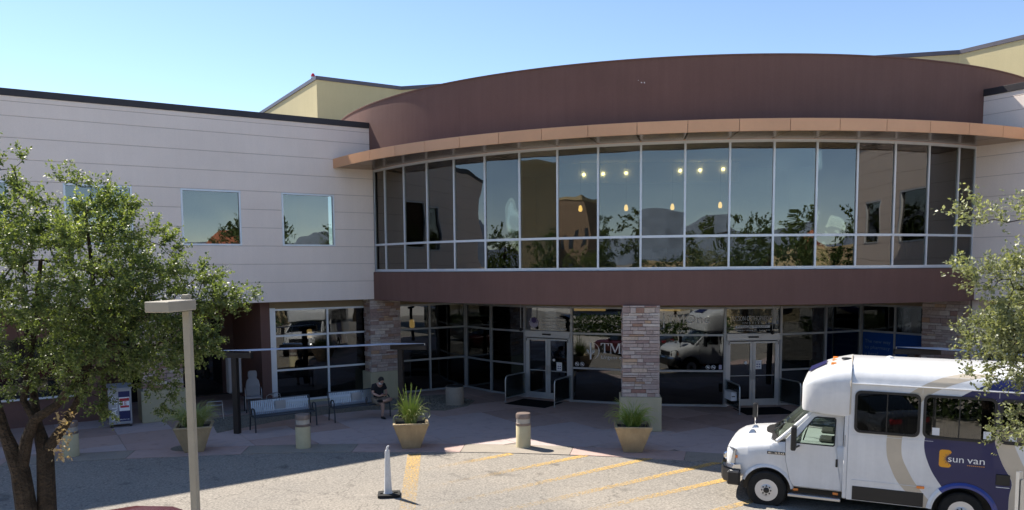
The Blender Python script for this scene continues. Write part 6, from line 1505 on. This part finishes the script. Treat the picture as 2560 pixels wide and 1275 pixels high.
# ------------------------------------------------------------------ cars below the frame edge
def car(loc, rz, paint, label):
    t = thing('parked_car', label, 'car', loc, rz, 'cars standing below the camera')
    def sec(x, w_, z0, z1, zs): 
        h = [(w_ - 0.06, z0), (w_, z0 + 0.1), (w_, zs), (w_ - 0.06, zs + (z1 - zs) * 0.5), (w_ - 0.18, z1), (0, z1 + 0.02)]
        return [(x, -y, z) for y, z in h] + [(x, y, z) for y, z in h[-2::-1]]
    MB().loft([sec(x, a, b, c, d) for x, a, b, c, d in ((-2.25, 0.70, 0.35, 0.72, 0.60), (-2.15, 0.82, 0.25, 0.82, 0.68), (-1.2, 0.90, 0.2, 0.95, 0.78), (0, 0.90, 0.2, 0.96, 0.80), (1.2, 0.90, 0.2, 1.0, 0.82), (2.1, 0.84, 0.25, 0.98, 0.75), (2.22, 0.72, 0.35, 0.90, 0.66))]).build('body', paint, t, smooth=True)
    rs_ = lambda x, w_, z: [(x, -w_, z), (x, 0, z + 0.03), (x, w_, z)]
    MB().loft([[(x, -w_, 0.95), (x, -w_ * 0.86, z), (x, 0, z + 0.03), (x, w_ * 0.86, z), (x, w_, 0.95)] for x, w_, z in ((-1.0, 0.80, 0.96), (-0.35, 0.80, 1.36), (0.3, 0.80, 1.42), (0.9, 0.80, 1.36), (1.7, 0.78, 1.0))]).build('greenhouse', 'dark_glass', t, smooth=True)
    MB().loft([[(x, -w_, z), (x, 0, z + 0.035), (x, w_, z), (x, w_, z - 0.03), (x, -w_, z - 0.03)] for x, w_, z in ((-0.42, 0.66, 1.35), (-0.3, 0.70, 1.385), (0.3, 0.71, 1.435), (0.85, 0.69, 1.385), (1.0, 0.66, 1.33))]).build('roof', paint, t, smooth=True)
    MB().loft([[(x, -0.02, 1.45), (x, 0, z), (x, 0.02, 1.45)] for x, z in ((0.62, 1.455), (0.72, 1.49), (0.80, 1.525), (0.82, 1.455))]).build('antenna_fin', 'black', t)
    for x in (-1.35, 1.35):
        for s_ in (-1, 1):
            w_ = MB().lathe([(0.20, -0.1), (0.31, -0.1), (0.32, 0), (0.31, 0.1), (0.20, 0.1)], (x, 0.80 * s_, 0.32), 24, 'y').build('tyre', 'rubber', t, smooth=True)
            MB().lathe([(0.20, 0.09 * s_), (0.17, 0.08 * s_), (0.02, 0.105 * s_)], (x, 0.80 * s_, 0.32), 20, 'y').build('rim', 'wheel', w_)
    for s_ in (-1, 1):
        MB().box(2.14, 2.235, 0.45 * s_ - 0.2, 0.45 * s_ + 0.2, 0.72, 0.86).build('tail_lamp', 'red', t, bevel=0.02)
        MB().box(-2.255, -2.15, 0.5 * s_ - 0.18, 0.5 * s_ + 0.18, 0.55, 0.68).build('headlamp', 'lens', t, bevel=0.02)
        MB().box(-0.75, -0.6, 0.9 * s_ - 0.08, 0.9 * s_ + 0.08, 0.93, 1.05).build('door_mirror', paint, t, bevel=0.03)
    return t
car((-6.15, 11.55, -0.42), 0.24, 'car_red', 'dark red car whose roof just shows at the bottom left')
car((-2.45, 11.05, -0.41), 0.02, 'car_grey', 'charcoal car below the frame with only its roof fin showing')

car((2.6, 6.0, -0.42), 0.5, 'car_grey', 'charcoal car behind the van, seen only in the window reflections')

# ------------------------------------------------------------------ what the windows reflect, behind the camera
def far_block(name, label, c, rz, sx, sy, h, mat, roof=None, win=None):
    t = thing(name, label, 'building', (c[0], c[1], -0.45), rz, 'buildings across the road')
    MB().box(-sx / 2, sx / 2, -sy / 2, sy / 2, 0, h).build('wall', mat, t)
    MB().box(-sx / 2 - 0.1, sx / 2 + 0.1, -sy / 2 - 0.1, sy / 2 + 0.1, h + 0.001, h + 0.35).build('parapet', 'far_tan', t)
    if roof:
        MB().hexa([(-4.2, -sy / 2 - 0.5, h + 0.36), (3.2, -sy / 2 - 0.5, h + 0.36), (3.2, sy / 2 + 0.5, h + 0.36), (-4.2, sy / 2 + 0.5, h + 0.36)], [(-2.6, -0.2, h + roof), (1.6, -0.2, h + roof), (1.6, 0.2, h + roof), (-2.6, 0.2, h + roof)]).build('tiled_roof', 'tile_roof', t)
    nx = int(sx / 2.6)
    for fl in range(int((h - 0.5) / 3.2)):
        for k in range(nx):
            x = -sx / 2 + 1.3 + k * (sx - 2.6) / max(1, nx - 1)
            for s_ in (-1, 1): MB().box(x - 0.55, x + 0.55, s_ * sy / 2 - 0.03, s_ * sy / 2 + 0.03, 0.9 + fl * 3.2, 2.5 + fl * 3.2).build('window', 'dark_glass', t)
far_block('tower_block', 'tall tan block far behind the camera, mirrored in the curved glass', (-46, -16), 0.9, 16, 14, 15, 'far_tan')
far_block('tower_block', 'brown block beside the tall tan one, mirrored in the curved glass', (-33, -32), 0.6, 12, 12, 12.5, 'far_brown')
far_block('low_building', 'tan building with terracotta roof mirrored in the left windows', (33, -14), 0.81, 17, 10, 6.4, 'far_tan', 2.6)
far_block('low_building', 'long low tan building behind the camera, mirrored in the middle panes', (-2, -48), 0.05, 40, 14, 5.5, 'far_tan', None)
far_block('low_building', 'low brown building behind the camera to the right', (30, -50), -0.3, 24, 12, 5.0, 'far_tan', None)
# distant mountains
mv = []; mf = []; rm = random.Random(4); nn_ = 90
for i in range(nn_ + 1):
    a = PI + 0.2 + (PI - 0.4) * i / nn_; x, y = 6500 * cos(a), 6500 * sin(a)
    hh = 260 + 260 * abs(sin(i * 0.21 + 0.6)) + 120 * sin(i * 0.53) + rm.uniform(-50, 50) + 330 * math.exp(-((i - 42) / 9.0) ** 2)
    mv += [(x, y, -5), (x * 1.08, y * 1.08, max(120, hh) * 0.62)]
for i in range(nn_): mf.append((2 * i, 2 * i + 1, 2 * i + 3, 2 * i + 2))
mm_ = MB(); mm_.v = mv; mm_.f = mf; hl_ = mm_.build('hills', 'hill'); hl_['kind'] = 'structure'
def far_tree(h, seed):
    w_ = h * 0.40
    return grow('shade_tree', 'x', (0, 0, -0.45), [[((0, 0, -0.05), 0.2), ((0.1, 0, h * 0.22), 0.16), ((0.15, 0.1, h * 0.45), 0.10), ((0.1, 0.1, h * 0.75), 0.05)]],
         [((0, 0, h * 0.66), (w_, w_, h * 0.28), 5), ((w_ * 0.55, 0, h * 0.48), (w_ * 0.6, w_ * 0.6, h * 0.2), 2.5), ((-w_ * 0.5, 0.2, h * 0.52), (w_ * 0.6, w_ * 0.6, h * 0.2), 2.5), ((0, -w_ * 0.4, h * 0.45), (w_ * 0.6, w_ * 0.5, h * 0.2), 2)], 170, 15000, 0.19, 'leaf_far', seed, twig=0.8, group='trees across the road', sub=6, tipr=0.008)
protos = [far_tree(9.0, 50), far_tree(10.5, 51)]
spots = [(-16, -10, 1.0, 'rounded tree behind the camera, mirrored left of the middle panes'), (-8.5, -13, 1.05, 'tall tree behind the camera, mirrored in the middle panes'), (-1, -11, 0.75, 'low bushy tree directly behind the camera'),
         (9, -14, 0.9, 'tree behind the camera to the right, mirrored in the right panes'), (25, -5.5, 1.15, 'tree standing before the terracotta-roofed building'), (16, -10, 0.85, 'small tree beside the road behind the camera to the right'), (-26, -3, 1.0, 'tree beside the tall tan block'),
         (-12, -26, 1.0, 'tree far behind the camera beside the low tan building'), (4, -28, 1.0, 'tree far behind the camera before the low tan building'), (15, -29, 1.1, 'willowy tree far behind the camera to the right'), (31, 1.0, 1.1, 'tree right of the terracotta-roofed building, behind the camera'),
         (-21, -20, 1.1, 'tree before the brown block far behind the camera'), (-33, 6, 1.0, 'tree beyond the left tree, mirrored in the leftmost panes'), (20, -20, 1.0, 'tree between the terracotta-roofed and the low buildings behind the camera')]
for k, (x, y, sc, lab) in enumerate(spots):
    o = protos[k] if k < 2 else copy_tree(protos[k % 2], (0, 0, 0), 0, '')
    o.location = (x, y, -0.45); o.rotation_euler = (0, 0, k * 1.3); o.scale = (sc, sc, sc); o['label'] = lab
rh = np.random.default_rng(12); nh = 14000
hp_ = np.stack([rh.uniform(-18, 20, nh), rh.normal(1.6, 0.5, nh), rh.uniform(-0.35, 1.15, nh)], 1)
hg = leaf_mesh('hedge', hp_, rh.normal(size=(nh, 3)), 0.24, 'leaf_far', None, 13, np.full(nh, 0.4)); hg['kind'] = 'stuff'; hg['label'] = 'low clipped hedge below the camera, mirrored in the van windows'; hg['category'] = 'hedge'
